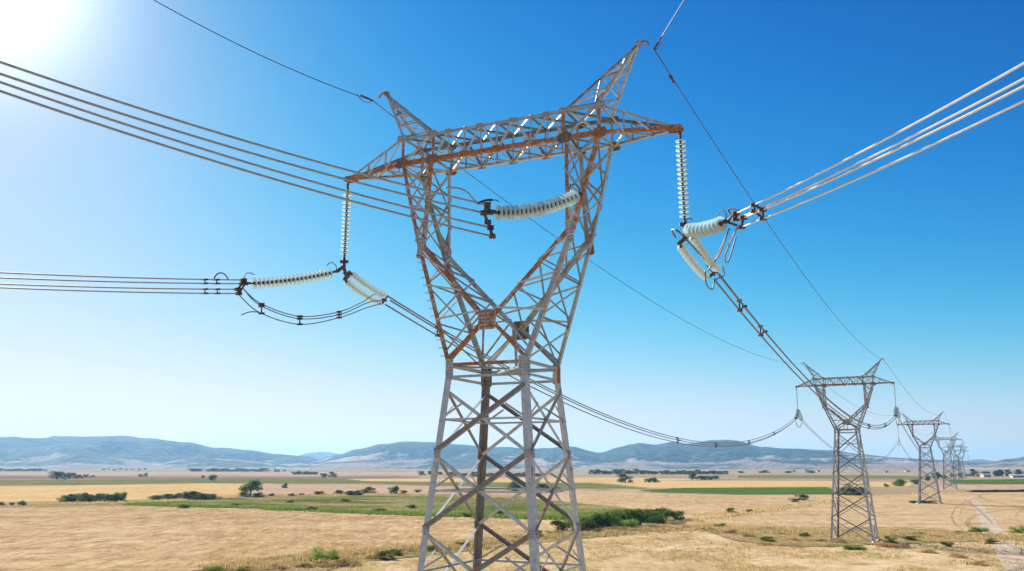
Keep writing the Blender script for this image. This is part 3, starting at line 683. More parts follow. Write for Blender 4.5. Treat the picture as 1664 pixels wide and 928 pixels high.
# ------------------------------------------------------------------ insulator strings
def disc_mesh():
    mb = MB()
    mb.lathe((0, 0, 0), (0, 0, 1), [(.50, .10), (.42, .22), (.30, .60), (.14, .92), (.02, 1.0), (-.06, .97), (.06, .72), (-.04, .66), (.10, .48), (.0, .42), (.16, .2)], 16)
    me = bpy.data.meshes.new('glass_disc'); me.from_pydata(mb.v, [], mb.f); me.materials.append(M['glass'])
    for p in me.polygons: p.use_smooth = True
    return me
DISC = disc_mesh()
def chain(parent, path_fn, n, dia, t0=.07, t1=.93):
    """n glass discs along a curve from t0 to t1, over a dark pin core"""
    mb = MB(); mb.tube([path_fn(i / 16) for i in range(17)], dia * .085, 6)
    mb_caps = mb
    L = (path_fn(t1) - path_fn(t0)).length / n
    for i in range(n):
        t = t0 + (t1 - t0) * (i + .5) / n; p = path_fn(t); dv = (path_fn(t - .01) - path_fn(t + .01)).normalized()
        mb_caps.tube([p, p + dv * L * .6], dia * .17, 7)
        o = bpy.data.objects.new('glass_disc', DISC); COL.objects.link(o); o.parent = parent
        o.matrix_world = Matrix.Identity(4)
        q = dv.to_track_quat('Z', 'Y'); o.rotation_mode = 'QUATERNION'; o.rotation_quaternion = q
        o.location = p - parent.location; s = dia / 2; o.scale = (s, s, L * .9)
    for v in range(len(mb.v)): mb.v[v] = tuple(V(mb.v[v]) - parent.location)
    mb.build('pin_core', M['fitting'], parent)
def insulator(P, Q, n, dia, sag, label, group, twin=0.0, horn=True, t0=.07, t1=.93):
    P, Q = V(P), V(Q); root = empty('insulator_string', P); tag(root, label, 'insulator', group)
    d = (Q - P).normalized(); side = d.cross(V((0, 0, 1)))
    side = side.normalized() if side.length > .2 else V((1, 0, 0))
    if twin:                                   # the pair hangs on a tilted yoke
        side = d.cross((P - EYE).normalized()).normalized()
    for k in ((-1, 1) if twin else (0,)):
        f = lambda t, k=k: P.lerp(Q, t) + V((0, 0, -sag * 4 * t * (1 - t))) + side * (k * twin / 2 * min(1, t / .06, (1 - t) / .06) if twin else 0)
        chain(root, f, n, dia, t0, t1)
    up = side.cross(d); up = up if up.z >= 0 else -up
    if up.length < .3: up = V((0, 0, 1))
    for (e, s) in ((P, 1), (Q, -1)):
        mb = MB(); e = e - P
        if twin:
            mb.plate(e + d * s * .12, side.cross(d), d, twin * .62, .13, .04, .4, (2, 2), .03)
        mb.tube([e - d * s * .1, e + d * s * .26], .055, 7); mb.box(e + d * s * .05, d * .09, up * .06, side * .045)
        mb.build('end_fitting', M['fitting'], root)
        if horn:
            mb = MB(); h0 = e + d * s * .05
            mb.tube([h0, h0 + up * .28 - d * s * .05, h0 + up * .46 + d * s * .12, h0 + up * .44 + d * s * .36, h0 + up * .34 + d * s * .5], .022, 5)
            mb.build('arcing_horn', M['fitting'], root)
    return root
def bez(p0, p1, p2, p3, n=24):
    return [p0 * (1 - t) ** 3 + p1 * 3 * t * (1 - t) ** 2 + p2 * 3 * t * t * (1 - t) + p3 * t ** 3 for t in (i / n for i in range(n + 1))]
def span(P, Q, sag, n=40): return [P.lerp(Q, i / n) + V((0, 0, -sag * 4 * (i / n) * (1 - i / n))) for i in range(n + 1)]
def wire(name, pts, r, mat, label, group, cat='cable', n=6):
    mb = MB(); p0 = V(pts[0]); mb.tube([V(p) - p0 for p in pts], r, n); o = mb.build(name, mat); o.location = p0
    return tag(o, label, cat, group)
def spacer(pts, label, group, r=.05, name='spacer_damper'):
    """clamp frame joining the wires of a bundle where it stands"""
    c = sum(pts, V()) / len(pts); mb = MB(); root = empty(name, c); tag(root, label, 'spacer', group)
    for i in range(len(pts)):
        mb.tube([pts[i] - c, pts[(i + 1) % len(pts)] - c], r * .6, 5)
    mb.build('frame', M['fitting'], root)
    for p in pts:
        m2 = MB(); m2.tube([p - c + V((-.13, 0, 0)), p - c + V((-.05, 0, 0)), p - c + V((.05, 0, 0)), p - c + V((.13, 0, 0))], r * 1.0, 7); m2.build('clamp', M['fitting'], root)
    return root

T1, T2 = PY[0], PY[1]
AZF = math.radians(26.4)
# ---- foreground pylon: left phase
tipL, tipR = T1(-DIM['AL'] - .05, 0, DIM['Hb'] - .2), T1(DIM['A'] + .05, 0, DIM['Hb'] - .2)
VL, VR = tipL + V((-.03, 0, -3.85)), tipR + V((.05, 0, -3.95))
insulator(tipL, VL, 17, .47, 0, 'glass insulator string hanging straight down from the left crossarm tip', 'hanging insulator strings of the near pylon', horn=False, t0=.06, t1=.95)
insulator(tipR, VR, 17, .44, 0, 'glass insulator string hanging straight down from the rusty right crossarm tip', 'hanging insulator strings of the near pylon', horn=False, t0=.06, t1=.95)
azL = math.atan2(-10.9, -11.5)
LE = on_plane(398, 461, VL, azL); LS = on_plane(548, 441, VL, azL)
insulator(LS, LE, 19, .52, .12, 'thick pale glass insulator string running level to the left of the tower', 'tension insulator strings of the near pylon')
LF0 = on_plane(562, 447, VL, AZF); LF = on_plane(626, 488, VL, AZF)
insulator(LF0, LF, 13, .40, .14, 'pair of glass insulator strings slanting down right below the left crossarm tip', 'tension insulator strings of the near pylon', twin=.46)
mb = MB(); mb.tube([V((0, 0, 0)), V((0, 0, -.35)), (LS - VL)], .09, 7); mb.tube([V((0, 0, -.3)), V((0, 0, -.45)), LF0 - VL], .09, 7); mb.box((0, 0, -.12), (.2, 0, 0), (0, .07, 0), (0, 0, .06))
o = mb.build('yoke_plate', M['fitting']); o.location = VL; tag(o, 'rusty forked yoke joining the three left insulator strings', 'bracket', 'yokes of the near pylon')
# right phase
azR = math.atan2(5.6, -13.6)
RS = on_plane(1113, 374, VR, azR); RE = on_plane(1180, 360, VR, azR)
insulator(RS, RE, 9, .62, .12, 'foreshortened thick glass insulator string pointing right beside the right crossarm', 'tension insulator strings of the near pylon')
RF0 = on_plane(1112, 386, VR, AZF); RF = on_plane(1160, 446, VR, AZF)
insulator(RF0, RF, 11, .40, .16, 'pair of glass insulator strings slanting steeply down below the right crossarm tip', 'tension insulator strings of the near pylon', twin=.62)
mb = MB(); mb.tube([V((0, 0, 0)), V((0, 0, -.28)), (RS - VR)], .09, 7); mb.tube([V((0, 0, -.2)), V((0, 0, -.4)), RF0 - VR], .09, 7); mb.box((0, 0, -.05), (.22, 0, 0), (0, .07, 0), (0, 0, .07))
o = mb.build('yoke_plate', M['fitting']); o.location = VR; tag(o, 'rusty forked yoke joining the three right insulator strings', 'bracket', 'yokes of the near pylon')
# centre phase, tied to the right window arm
kn = V((DIM['Ka'] + .16, -DIM['Kd'], DIM['Hk'])); bo = V((DIM['Bo'], -DIM['D'], DIM['Hb'])); q = kn.lerp(bo, .36)
CA = T1(q.x - .08, q.y - .1, q.z); azC = math.atan2(-17.1, -12.0)
CE = on_plane(797, 345, CA, azC)
insulator(CA, CE, 19, .6, .28, 'thickest pale glass insulator string, slung level across the tower window', 'tension insulator strings of the near pylon', t0=.05, t1=.94)

def bundle(P, az, starts, edges, far, r, phase, group, sag_px=0):
    out = []
    n = len(starts)
    for i, (s, e) in enumerate(zip(starts, edges)):
        A = on_plane(*s, P + V((.05 * (i % 2), .07 * (i // 2), 0)), az); B = on_plane(*e, P + V((.25 * (i % 2), .1 * (i // 2), 0)), az)
        d = B - A; pts = [A + d * t + V((0, 0, -sag_px * 4 * t * (1 - t))) for t in (k / 24 * far for k in range(25))]
        nm = ('top', 'second', 'third', 'bottom')[i]
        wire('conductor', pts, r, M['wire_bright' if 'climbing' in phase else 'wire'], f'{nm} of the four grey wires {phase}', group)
        out.append(pts)
    return out
gB = 'wires of the back span to the near pylon'
bC = bundle(CE, azC, [(792, 333), (786, 346), (797, 370), (800, 384)], [(0, 101), (0, 120), (0, 133.5), (0, 148)], 1.5, .04, 'sweeping up left from the tower window', gB, .25)
bL = bundle(LE, azL, [(396, 455), (394, 461), (386, 470), (388, 477)], [(0, 443), (0, 451.5), (0, 461.5), (0, 467.5)], 1.8, .03, 'leaving level to the left of the left insulator', gB, .05)
bR = bundle(RE, azR, [(1196, 347), (1196, 356), (1208, 354), (1205, 369)], [(1664, 103), (1664, 128), (1664, 140), (1664, 164)], 1.5, .036, 'climbing to the right edge from the right insulator', gB, .12)
def at_px(pts, px):
    best = min(pts, key=lambda p: abs(pix(p)[0] - px)); i = pts.index(best)
    for a, b in zip(pts, pts[1:]):
        xa, xb = pix(a)[0], pix(b)[0]
        if (xa - px) * (xb - px) <= 0: return a.lerp(b, (px - xa) / (xb - xa + 1e-9))
    return best
gS = 'spacers of the near pylon'
spacer([at_px(bL[i], 352) for i in (0, 1)] + [at_px(bL[i], 333) for i in (1, 0)], 'rusty spacer clamping the upper two wires left of the left insulator', gS, .045)
spacer([at_px(bL[i], 353) for i in (2, 3)] + [at_px(bL[i], 333) for i in (3, 2)], 'rusty spacer clamping the lower two wires left of the left insulator', gS, .045)
spacer([at_px(bR[i], x) for i, x in ((0, 1226), (1, 1226), (3, 1240), (2, 1240))], 'dark spacer frame gripping the four wires beside the right insulator', gS, .075)
spacer([bC[0][0], bC[1][0], CE], 'rusty yoke clamp at the wire end of the window insulator', gS, .11, 'dead_end_clamp')
spacer([bC[2][0], bC[3][0], CE + V((-.1, 0, -.4))], 'rusty clamp hooked under the window insulator end', gS, .1, 'dead_end_clamp')
spacer([bC[1][0], bC[2][0]], 'short rusty link between the two clamps of the window insulator', gS, .1, 'dead_end_clamp')
spacer([bL[i][0] for i in range(4)] + [LE], 'rusty clamp where four wires meet the left insulator', gS, .085, 'dead_end_clamp')
spacer([bR[i][0] for i in range(4)] + [RE], 'dark clamp where four wires meet the right insulator', gS, .085, 'dead_end_clamp')
# tail horns of the centre clamp
A = CE + V((-.3, 0, .15))
wire('arcing_horn', bez(on_plane(779, 331, CE, azC), on_plane(760, 322, CE, azC), on_plane(768, 303, CE, azC), on_plane(724, 305, CE, azC)), .035, M['wire'], 'bright curved horn arching over the wires inside the tower window', 'horns of the near pylon', 'horn')
wire('arcing_horn', bez(on_plane(776, 331, CE, azC), on_plane(785, 326, CE, azC), on_plane(790, 325, CE, azC), on_plane(800, 325, CE, azC), 8), .05, M['fitting'], 'short dark horn stub above the window insulator clamp', 'horns of the near pylon', 'horn')
wire('arcing_horn', bez(on_plane(1197, 352, RE, azR), on_plane(1180, 346, RE, azR), on_plane(1176, 333, RE, azR), on_plane(1203, 343, RE, azR)), .035, M['fitting'], 'looped dark horn above the right insulator clamp', 'horns of the near pylon', 'horn')
wire('arcing_horn', bez(on_plane(348, 453, LE, azL), on_plane(352, 440, LE, azL), on_plane(366, 440, LE, azL), on_plane(371, 455, LE, azL)), .03, M['fitting'], 'arched dark horn over the left spacer', 'horns of the near pylon', 'horn')
wire('arcing_horn', bez(on_plane(421, 508, LE, azL), on_plane(410, 505, LE, azL), on_plane(402, 507, LE, azL), on_plane(392, 512, LE, azL)), .025, M['fitting'], 'loose wire tail beside the left jumper loop', 'horns of the near pylon', 'horn')
# jumper loops
gJ = 'jumper wires of the near pylon'
def jumper(specs, plane_a, plane_b, r, label):
    out = []
    for k, pts in enumerate(specs):
        n = len(pts); W = []
        for i, p in enumerate(pts):
            t = i / (n - 1); a = on_plane(*p, *plane_a); b = on_plane(*p, *plane_b)
            W.append(EYE + ray(*p) * (((a - EYE).length * (1 - t) + (b - EYE).length * t) / ray(*p).length))
        sm = []
        for i in range(n - 1):                 # Catmull-Rom through the points
            p0, p1, p2, p3 = W[max(i - 1, 0)], W[i], W[i + 1], W[min(i + 2, n - 1)]
            for j in range(8):
                t = j / 8; sm.append(.5 * ((2 * p1) + (p2 - p0) * t + (2 * p0 - 5 * p1 + 4 * p2 - p3) * t * t + (3 * p1 - p0 - 3 * p2 + p3) * t ** 3))
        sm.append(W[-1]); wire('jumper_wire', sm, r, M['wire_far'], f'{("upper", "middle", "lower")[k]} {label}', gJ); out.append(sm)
    return out
jl = jumper([[(394, 468), (425, 494), (487, 514), (550, 507), (590, 490), (610, 478), (626, 487)], [(396, 470), (424, 497), (487, 518), (552, 511), (592, 494), (610, 489), (626, 489)], [(388, 479), (422, 508), (487, 527), (552, 516), (596, 500), (622, 493)]],
            (LE, azL), (LF, AZF), .026, 'wire of the sagging jumper loop below the left insulators')
for j, x in ((0, 425), (1, 487), (2, 551)):
    spacer([at_px(jl[i], x) for i in range(3)], f'small rusty spacer, {("leftmost", "middle", "rightmost")[j]} of three on the left jumper loop', 'spacers of the left jumper loop', .055)
jr = jumper([[(1200, 366), (1188, 392), (1178, 418), (1184, 424), (1196, 385)], [(1185, 372), (1172, 402), (1162, 424)], [(1182, 380), (1170, 412), (1150, 440)]], (RE, azR), (RF, AZF), .035, 'wire of the short jumper hanging at the right insulators')
jr2 = jumper([[(1098, 386), (1092, 374), (1102, 376), (1118, 392), (1140, 416), (1152, 432)]], (VR, azR), (RF, AZF), .04, 'horn like jumper curling left of the right insulator yoke')
jr3 = jumper([[(1146, 440), (1148, 462), (1158, 470), (1162, 455), (1176, 448), (1174, 432)]], (RF, AZF), (RF, AZF), .035, 'small loop under the right insulator pair')

# ---- pylons 2..6: hanging strings, tension strings, jumpers
ends = [dict(LF=LF, RF=RF)]
ordn = ['near', 'second', 'third', 'fourth', 'fifth', 'sixth']
for i in range(1, len(PY)):
    fr = PY[i]; prev = PY[i - 1]; nxt = PY[i + 1] if i + 1 < len(PY) else None
    back = (prev.o - fr.o).normalized(); fwd = ((nxt.o - fr.o).normalized() if nxt else -back)
    e = {}
    big = i <= 2; k = 1.0 if i == 1 else 1.15
    for sx, nm in ((-1, 'left'), (1, 'right')):
        tip = fr(-fr.d['AL'] - .05 if sx < 0 else fr.d['A'] + .05, 0, fr.d['Hb'] - .2); bot = tip + V((0, 0, -3.9))
        be = bot + back * 3.1 + V((0, 0, -1.75)); fe = bot + fwd * 3.1 + V((0, 0, -1.75))
        if i <= 3:
            insulator(tip, bot, 14 if big else 6, .34 * k, 0, f'insulator string hanging from the {nm} crossarm tip of the {ordn[i]} pylon', 'hanging insulator strings of the far pylons', horn=False)
            insulator(bot, be, 12 if big else 6, .42 * k, .1, f'near side tension string on the {nm} of the {ordn[i]} pylon', 'tension insulator strings of the far pylons', horn=False, twin=.4 if i == 1 else 0)
            insulator(bot, fe, 12 if big else 6, .42 * k, .1, f'far side tension string on the {nm} of the {ordn[i]} pylon', 'tension insulator strings of the far pylons', horn=False, twin=.4 if i == 1 else 0)
        else:
            m_ = MB(); m_.tube([V((0, 0, 0)), bot - tip], .16, 6); m_.tube([bot - tip, be - tip], .2, 6); m_.tube([bot - tip, fe - tip], .2, 6)
            o = m_.build('insulator_string', M['glass']); o.location = tip; tag(o, f'tiny forked insulator set on the {nm} of the {ordn[i]} pylon', 'insulator', 'tension insulator strings of the far pylons')
        if i <= 3:
            for z in (0, 1):
                pts = bez(be + V((0, 0, -.15 * z)), be + V((0, 0, -1.6 - .3 * z)), fe + V((0, 0, -1.6 - .3 * z)), fe + V((0, 0, -.15 * z)))
                wire('jumper_wire', pts, .035 * k, M['wire_far'], f'{("upper", "lower")[z]} jumper wire under the {nm} strings of the {ordn[i]} pylon', 'jumper wires of the far pylons')
        e[nm + 'B'], e[nm + 'F'] = be, fe
    ends.append(e)
def far_bundle(P, Q, sag, offs, r, label, group, spacers=(), n=48):
    W = []
    for j, (a, b) in enumerate(offs):
        pts = span(P + a, Q + b, sag, n)
        W.append(wire_pts := pts)
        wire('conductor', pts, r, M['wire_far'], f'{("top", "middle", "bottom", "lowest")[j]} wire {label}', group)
    for s, t in enumerate(spacers):
        i = int(t * n); spacer([w[i] for w in W], f'{("first", "second", "third", "fourth", "fifth", "sixth")[s]} spacer from the near pylon on its {"left" if "left" in label else "right"} front span', 'spacers of the front spans', .07)
    return W
up = V((0, 0, 1))
offs1 = [(up * .30, up * .22), (up * 0 + V((.25, 0, 0)), V((.2, 0, 0))), (up * -.22, up * -.2)]
WL = far_bundle(LF, ends[1]['leftB'], 6.0, offs1, .042, 'sagging from the left crossarm of the near pylon to the second', 'wires of the front spans', (.06, .42, .56, .7, .84))
WR = far_bundle(RF, ends[1]['rightB'], 4.0, offs1, .045, 'dropping from the right insulators of the near pylon to the second', 'wires of the front spans', (.05, .09, .6, .8))
for i in range(1, len(PY) - 1):
    nr_, nx_ = ends[i], ends[i + 1]
    for nm in ('left', 'right'):
        far_bundle(nr_[nm + 'F'], nx_[nm + 'B'], 7.5, [(up * .2, up * .2), (up * -.15, up * -.15)], (.04, .045, .055, .06)[i - 1], f'on the {nm} between the {ordn[i]} and {ordn[i + 1]} pylons', 'wires between the far pylons', (), 36)

# ---- earth wires
apL = T1(-DIM['Pa'] - .42, 0, DIM['Hp'] - .14); apR = T1(DIM['Pa'] + .42, 0, DIM['Hp'] - .14)
gE = 'earth wires'
azE = math.atan2(-11.0, -9.0)
E0 = on_plane(606, 164, apL, azE); B = on_plane(250, 0, apL, azE)
wire('earth_wire', [E0 + (B - E0) * t + V((0, 0, -.3 * 4 * t * (1 - t))) for t in (k / 20 * 1.5 for k in range(21))], .022, M['earth'], 'thin dark earth wire rising left from the left peak', gE)
wire('earth_wire', span(E0, PY[1](-DIM2['Pa'] - .42, 0, DIM2['Hp'] - .14), 3.2, 60), .021, M['earth'], 'thin dark earth wire crossing behind the tower window to the second pylon', gE)
azE2 = math.atan2(4.0, -12.0)
E1 = on_plane(1063, 80, apR, azE2); B = on_plane(1112, 0, apR, azE2)
wire('earth_wire', [E1 + (B - E1) * t for t in (k / 10 * 2.5 for k in range(11))], .022, M['earth'], 'thin earth wire leaving the right peak through the top edge', gE)
wr = span(E1, PY[1](DIM2['Pa'] + .42, 0, DIM2['Hp'] - .14), 2.6, 60)
wire('earth_wire', wr, .024, M['earth'], 'thin dark earth wire falling from the right peak to the second pylon', gE)
for i in range(1, len(PY) - 1):
    for s, nm in ((-1, 'left'), (1, 'right')):
        x = s * (DIM2['Pa'] + .42)
        wire('earth_wire', span(PY[i](x, 0, DIM2['Hp'] - .14), PY[i + 1](x, 0, DIM2['Hp'] - .14), 4, 24), .03, M['earth'], f'{nm} earth wire between the {ordn[i]} and {ordn[i + 1]} pylons', gE)
def clamp(P, Q, label, loops=True):
    mb = MB(); d = (Q - P).normalized(); P_ = V((0, 0, 0))
    mb.tube([P_, d * .45], .05, 7); mb.tube([d * .4, d * .75], .035, 7)
    mb.tube(bez(d * .1, d * .1 + V((0, 0, -.35)), d * .9 + V((0, 0, -.3)), d * .9), .016, 5)
    o = mb.build('wire_clamp', M['fitting']); o.location = P; tag(o, label, 'clamp', 'earth wire clamps')
clamp(E0, on_plane(575, 149, apL, azE), 'dark clamp holding the earth wire at the left peak')
clamp(E1, B, 'dark clamp holding the earth wire at the right peak')
def damper(P, d, label):
    mb = MB(); d = d.normalized(); dn = V((0, 0, -.13))
    mb.tube([-d * .28 + dn, d * .28 + dn], .016, 5); mb.box((0, 0, -.06), d * .05, V((0, 0, .09)), d.cross(V((0, 0, 1))) * .04)
    for s in (-1, 1): mb.tube([d * s * .18 + dn, d * s * .34 + dn], .055, 7)
    o = mb.build('vibration_damper', M['fitting']); o.location = P; tag(o, label, 'damper', 'vibration dampers')
p = at_px(wr, 1091); damper(p, wr[3] - wr[1], 'small weight clipped on the earth wire below the right peak')
mb = MB()

# ------------------------------------------------------------------ vegetation
def crown_mesh(name, mat, n, leaf, rx, ry, rz, cz, seed, lumps=7, stemmy=0.0, low=.0, squat=False):
    """crown of many leaf faces spread through lumpy clumps"""
    rnd = random.Random(seed); mb = MB()
    L = []
    for i in range(lumps):
        a = rnd.uniform(0, 2 * math.pi); rr = math.sqrt(rnd.random()) * .72
        z = rnd.uniform(-.55, .75) if not squat else rnd.uniform(-.95, .55); s = rnd.uniform(.34, .62) * (1 - .25 * max(0, z))
        k = math.sqrt(max(.1, 1 - z * z * .7)) if not squat else 1.15 - .35 * max(0, z); L.append((V((math.cos(a) * rr * k, math.sin(a) * rr * k, z)), s))
    L.append((V((0, 0, -.1)), .62))
    for i in range(n):
        c, s = rnd.choice(L); dv = V((rnd.gauss(0, 1), rnd.gauss(0, 1), rnd.gauss(0, 1))).normalized()
        q = c + dv * s * (rnd.random() ** .42) * rnd.uniform(.85, 1.12)
        P = V((q.x * rx, q.y * ry, cz + q.z * rz))
        if P.z < low: P.z = low + rnd.random() * rz * .3
        nn = (dv + V((rnd.gauss(0, .7), rnd.gauss(0, .7), rnd.gauss(.3, .7)))).normalized()
        u = nn.orthogonal().normalized(); u = Matrix.Rotation(rnd.uniform(0, 6.28), 3, nn) @ u; v = nn.cross(u)
        l = leaf * rnd.uniform(.6, 1.35); w_ = l * rnd.uniform(.4, .7)
        if stemmy and rnd.random() < stemmy:   # upright wispy shoots
            u = V((rnd.gauss(0, .3), rnd.gauss(0, .3), 1)).normalized(); v = u.cross(nn).normalized(); l *= 2.1; w_ *= .45
        mb.add([P - u * l * .5, P + v * w_ * .5, P + u * l * .5, P - v * w_ * .5], [(0, 1, 2, 3)])
    me = bpy.data.meshes.new(name); me.from_pydata(mb.v, [], mb.f); me.materials.append(mat)
    return me
def trunk_mesh(h, r, seed, spread):
    rnd = random.Random(seed); mb = MB(); top = V((rnd.uniform(-.1, .1) * h, rnd.uniform(-.1, .1) * h, h))
    mb.tube([(0, 0, -.1), top * .5 + V((.03 * h, 0, 0)), top], r, 7, r * .5)
    for i in range(5):
        a = rnd.uniform(0, 6.28); s = top * rnd.uniform(.55, 1)
        mb.tube([s, s + V((math.cos(a) * spread * .4, math.sin(a) * spread * .4, h * .3)), s + V((math.cos(a) * spread * .75, math.sin(a) * spread * .75, h * .75))], r * .42, 5, r * .12)
    me = bpy.data.meshes.new('trunk'); me.from_pydata(mb.v, [], mb.f); me.materials.append(M['bark']); return me
# unit plants: 1 m tall, radius .5
KIND = {}
for i in range(3):
    KIND['tree', i] = (crown_mesh('crown', M['leaf'], 1500, .085, .50, .50, .36, .62, 40 + i, 9, 0, .12), trunk_mesh(.42, .045, 60 + i, .42))
    KIND['dark', i] = (crown_mesh('crown', M['leaf_dark'], 1500, .085, .52, .52, .42, .55, 50 + i, 8, 0, .04, squat=True), trunk_mesh(.4, .05, 70 + i, .4))
    KIND['shrub', i] = (crown_mesh('crown', M['leaf'], 2600, .07, .52, .52, .48, .45, 80 + i, 11, .12, .0, squat=True), trunk_mesh(.12, .03, 90 + i, .4))
    KIND['dshrub', i] = (crown_mesh('crown', M['leaf_dark'], 2600, .07, .52, .52, .48, .45, 85 + i, 11, .1, .0, squat=True), trunk_mesh(.12, .03, 95 + i, .4))
    KIND['fresh', i] = (crown_mesh('crown', M['leaf_bright'], 2800, .06, .52, .52, .5, .42, 100 + i, 10, .35, .0, squat=True), trunk_mesh(.12, .03, 110 + i, .4))
    KIND['dry', i] = (crown_mesh('crown', M['leaf_dry'], 1800, .07, .55, .55, .45, .36, 120 + i, 12, .55, .0, squat=True), trunk_mesh(.2, .02, 130 + i, .4))
    KIND['poplar', i] = (crown_mesh('crown', M['leaf_dark'], 1200, .07, .22, .22, .5, .52, 140 + i, 9, 0, .06), trunk_mesh(.4, .03, 150 + i, .12))
PN = {'tree': ('tree', 'tree'), 'dark': ('tree', 'tree'), 'shrub': ('shrub', 'shrub'), 'dshrub': ('shrub', 'shrub'), 'fresh': ('shrub', 'shrub'), 'dry': ('dry_bush', 'shrub'), 'poplar': ('poplar_tree', 'tree')}
def plant(kind, px, py, w, h, label, group=None, depth=None):
    """px,py: where it stands; w,h: its size in photo pixels there"""
    g = G(px, py); m = math.hypot(g.y, CAMH) / F * 1.0
    W, H = w * m, h * m
    i = random.randrange(3); cm, tm = KIND[kind, i]
    r = empty(PN[kind][0], (g.x, g.y, 0), random.uniform(0, 6.28)); tag(r, label, PN[kind][1], group)
    for nm, me in (('crown', cm), ('trunk', tm)):
        o = bpy.data.objects.new(nm, me); COL.objects.link(o); o.parent = r; o.scale = (W, W * (depth or 1), H)
    return r
ORD = ['first', 'second', 'third', 'fourth', 'fifth', 'sixth', 'seventh', 'eighth', 'ninth', 'tenth', 'eleventh', 'twelfth', 'thirteenth', 'fourteenth', 'fifteenth', 'sixteenth']
def row(kind, pts, what, group):
    for i, p in enumerate(pts): plant(kind, *p, f'{what}, {ORD[i]} from the left' if len(pts) > 1 else what, group)
# near and middle shrubs
plant('fresh', 522, 913, 46, 26, 'bright green shrub at the lower edge left of the tower')
plant('fresh', 541, 914, 26, 22, 'smaller bright green shrub leaning on the larger one left of the tower')
row('dry', [(452, 925, 40, 13), (492, 922, 34, 13), (530, 921, 40, 16), (566, 919, 40, 18), (600, 908, 26, 12)], 'straw coloured bush around the bright green shrub', 'dry bushes below the green shrub')
row('shrub', [(626, 909, 34, 15), (648, 903, 18, 9)], 'dull olive shrub just left of the tower foot', 'olive shrubs left of the tower')
row('fresh', [(345, 930, 40, 12), (395, 929, 26, 10)], 'low green weed clump on the bottom edge', 'weeds on the bottom edge')
row('dshrub', [(918, 862, 50, 19), (950, 864, 56, 23), (985, 858, 62, 27)], 'dark green shrub right of the tower legs', 'shrub clump right of the tower')
row('shrub', [(965, 858, 50, 20), (1008, 853, 60, 25), (1030, 852, 58, 27), (1055, 848, 58, 23), (1078, 845, 56, 21), (1096, 843, 34, 15)], 'mid green shrub in the clump beside the tower', 'shrub clump right of the tower')
row('fresh', [(942, 853, 50, 16), (1018, 858, 44, 20), (1066, 850, 40, 18)], 'brighter green bush within the shrub clump beside the tower', 'shrub clump right of the tower')
row('shrub', [(300, 826, 22, 7), (385, 823, 18, 6), (505, 829, 20, 7), (560, 815, 16, 6), (615, 833, 24, 8), (668, 826, 18, 7), (810, 838, 24, 9), (760, 840, 22, 8), (470, 817, 16, 5)], 'low bush scattered in the green field left of the tower', 'bushes in the green field')
row('dry', [(1000, 863, 40, 10), (1060, 857, 40, 9), (900, 868, 30, 9), (1100, 852, 34, 9)], 'yellow grass bush at the foot of the shrub clump', 'dry bushes by the shrub clump')
row('dshrub', [(108 + 12 * i, 815 - (i % 3), 26, 12 + (i * 5 % 4)) for i in range(8)], 'dark bush in the left hedge at the edge of the stubble', 'left hedge bushes')
plant('shrub', 194, 815, 22, 17, 'rounder bush ending the left hedge')
row('dshrub', [(254 + 13 * i, 812 - (i % 2), 26, [8, 9, 11, 13, 16, 15, 12, 10][i]) for i in range(8)], 'dark bush in the second hedge, left of the round tree', 'second hedge bushes')
row('shrub', [(4, 821, 12, 6), (20, 821, 9, 5), (38, 821, 16, 8)], 'small bush on the ditch at the left edge', 'bushes at the left edge')
plant('tree', 407, 807, 36, 28, 'single round crowned tree beyond the green field on the left')
row('dshrub', [(396, 807, 20, 10), (418, 808, 22, 9)], 'low dark bush at the foot of the round tree', 'bushes under the round tree')
row('shrub', [(462, 793, 11, 9), (440, 806, 12, 5), (475, 806, 12, 5), (490, 805, 10, 4)], 'tiny bush right of the round tree', 'tiny bushes right of the round tree')
row('dshrub', [(520, 804, 20, 7), (552, 804, 18, 9), (568, 805, 22, 9), (582, 805, 18, 10)], 'flat dark bush in the middle distance left of the tower', 'flat bushes left of the tower')
row('dshrub', [(598, 801, 24, 12), (641, 802, 19, 14)], 'rounded dark bush nearest the tower on the left', 'rounded bushes left of the tower')
row('shrub', [(655, 802, 12, 6), (678, 800, 14, 5)], 'small bush beside the rounded dark bush', 'small bushes left of the tower')
row('dshrub', [(838, 800, 26, 20), (858, 801, 30, 22), (888, 800, 28, 16), (905, 799, 22, 9)], 'dark bush seen between the tower legs', 'bushes between the tower legs')
plant('dark', 1016, 785, 25, 16, 'round dark tree standing alone right of the tower')
row('dshrub', [(1054, 784, 14, 8), (1065, 784, 15, 9)], 'low dark bush right of the lone round tree', 'low bushes by the lone tree')
row('dark', [(1126, 780, 14, 15), (1140, 780, 16, 9), (1153, 780, 18, 9), (1162, 779, 12, 7)], 'dark tree in the small group left of the second pylon', 'trees left of the second pylon')
row('shrub', [(1187, 834, 16, 10), (1218, 832, 12, 5), (1303, 813, 20, 11), (1290, 816, 16, 7)], 'small green bush on the field edge left of the second pylon', 'bushes left of the second pylon')
row('dshrub', [(1372, 804, 20, 15), (1388, 805, 24, 19), (1402, 803, 18, 14)], 'dark bush seen through the legs of the second pylon', 'bushes behind the second pylon')
plant('shrub', 1459, 790, 25, 13, 'round green bush right of the second pylon')
row('shrub', [(1441, 791, 10, 6), (1487, 787, 18, 9)], 'small bush either side of the round green bush', 'bushes near the third pylon')
row('dark', [(1508, 782, 14, 10), (1520, 780, 14, 15), (1534, 779, 12, 9)], 'dark tree at the foot of the third pylon', 'trees near the third pylon')
row('fresh', [(1385, 893, 26, 9), (1398, 893, 20, 8), (1448, 883, 22, 15)], 'green weed clump at the foot of the second pylon', 'weeds by the second pylon')
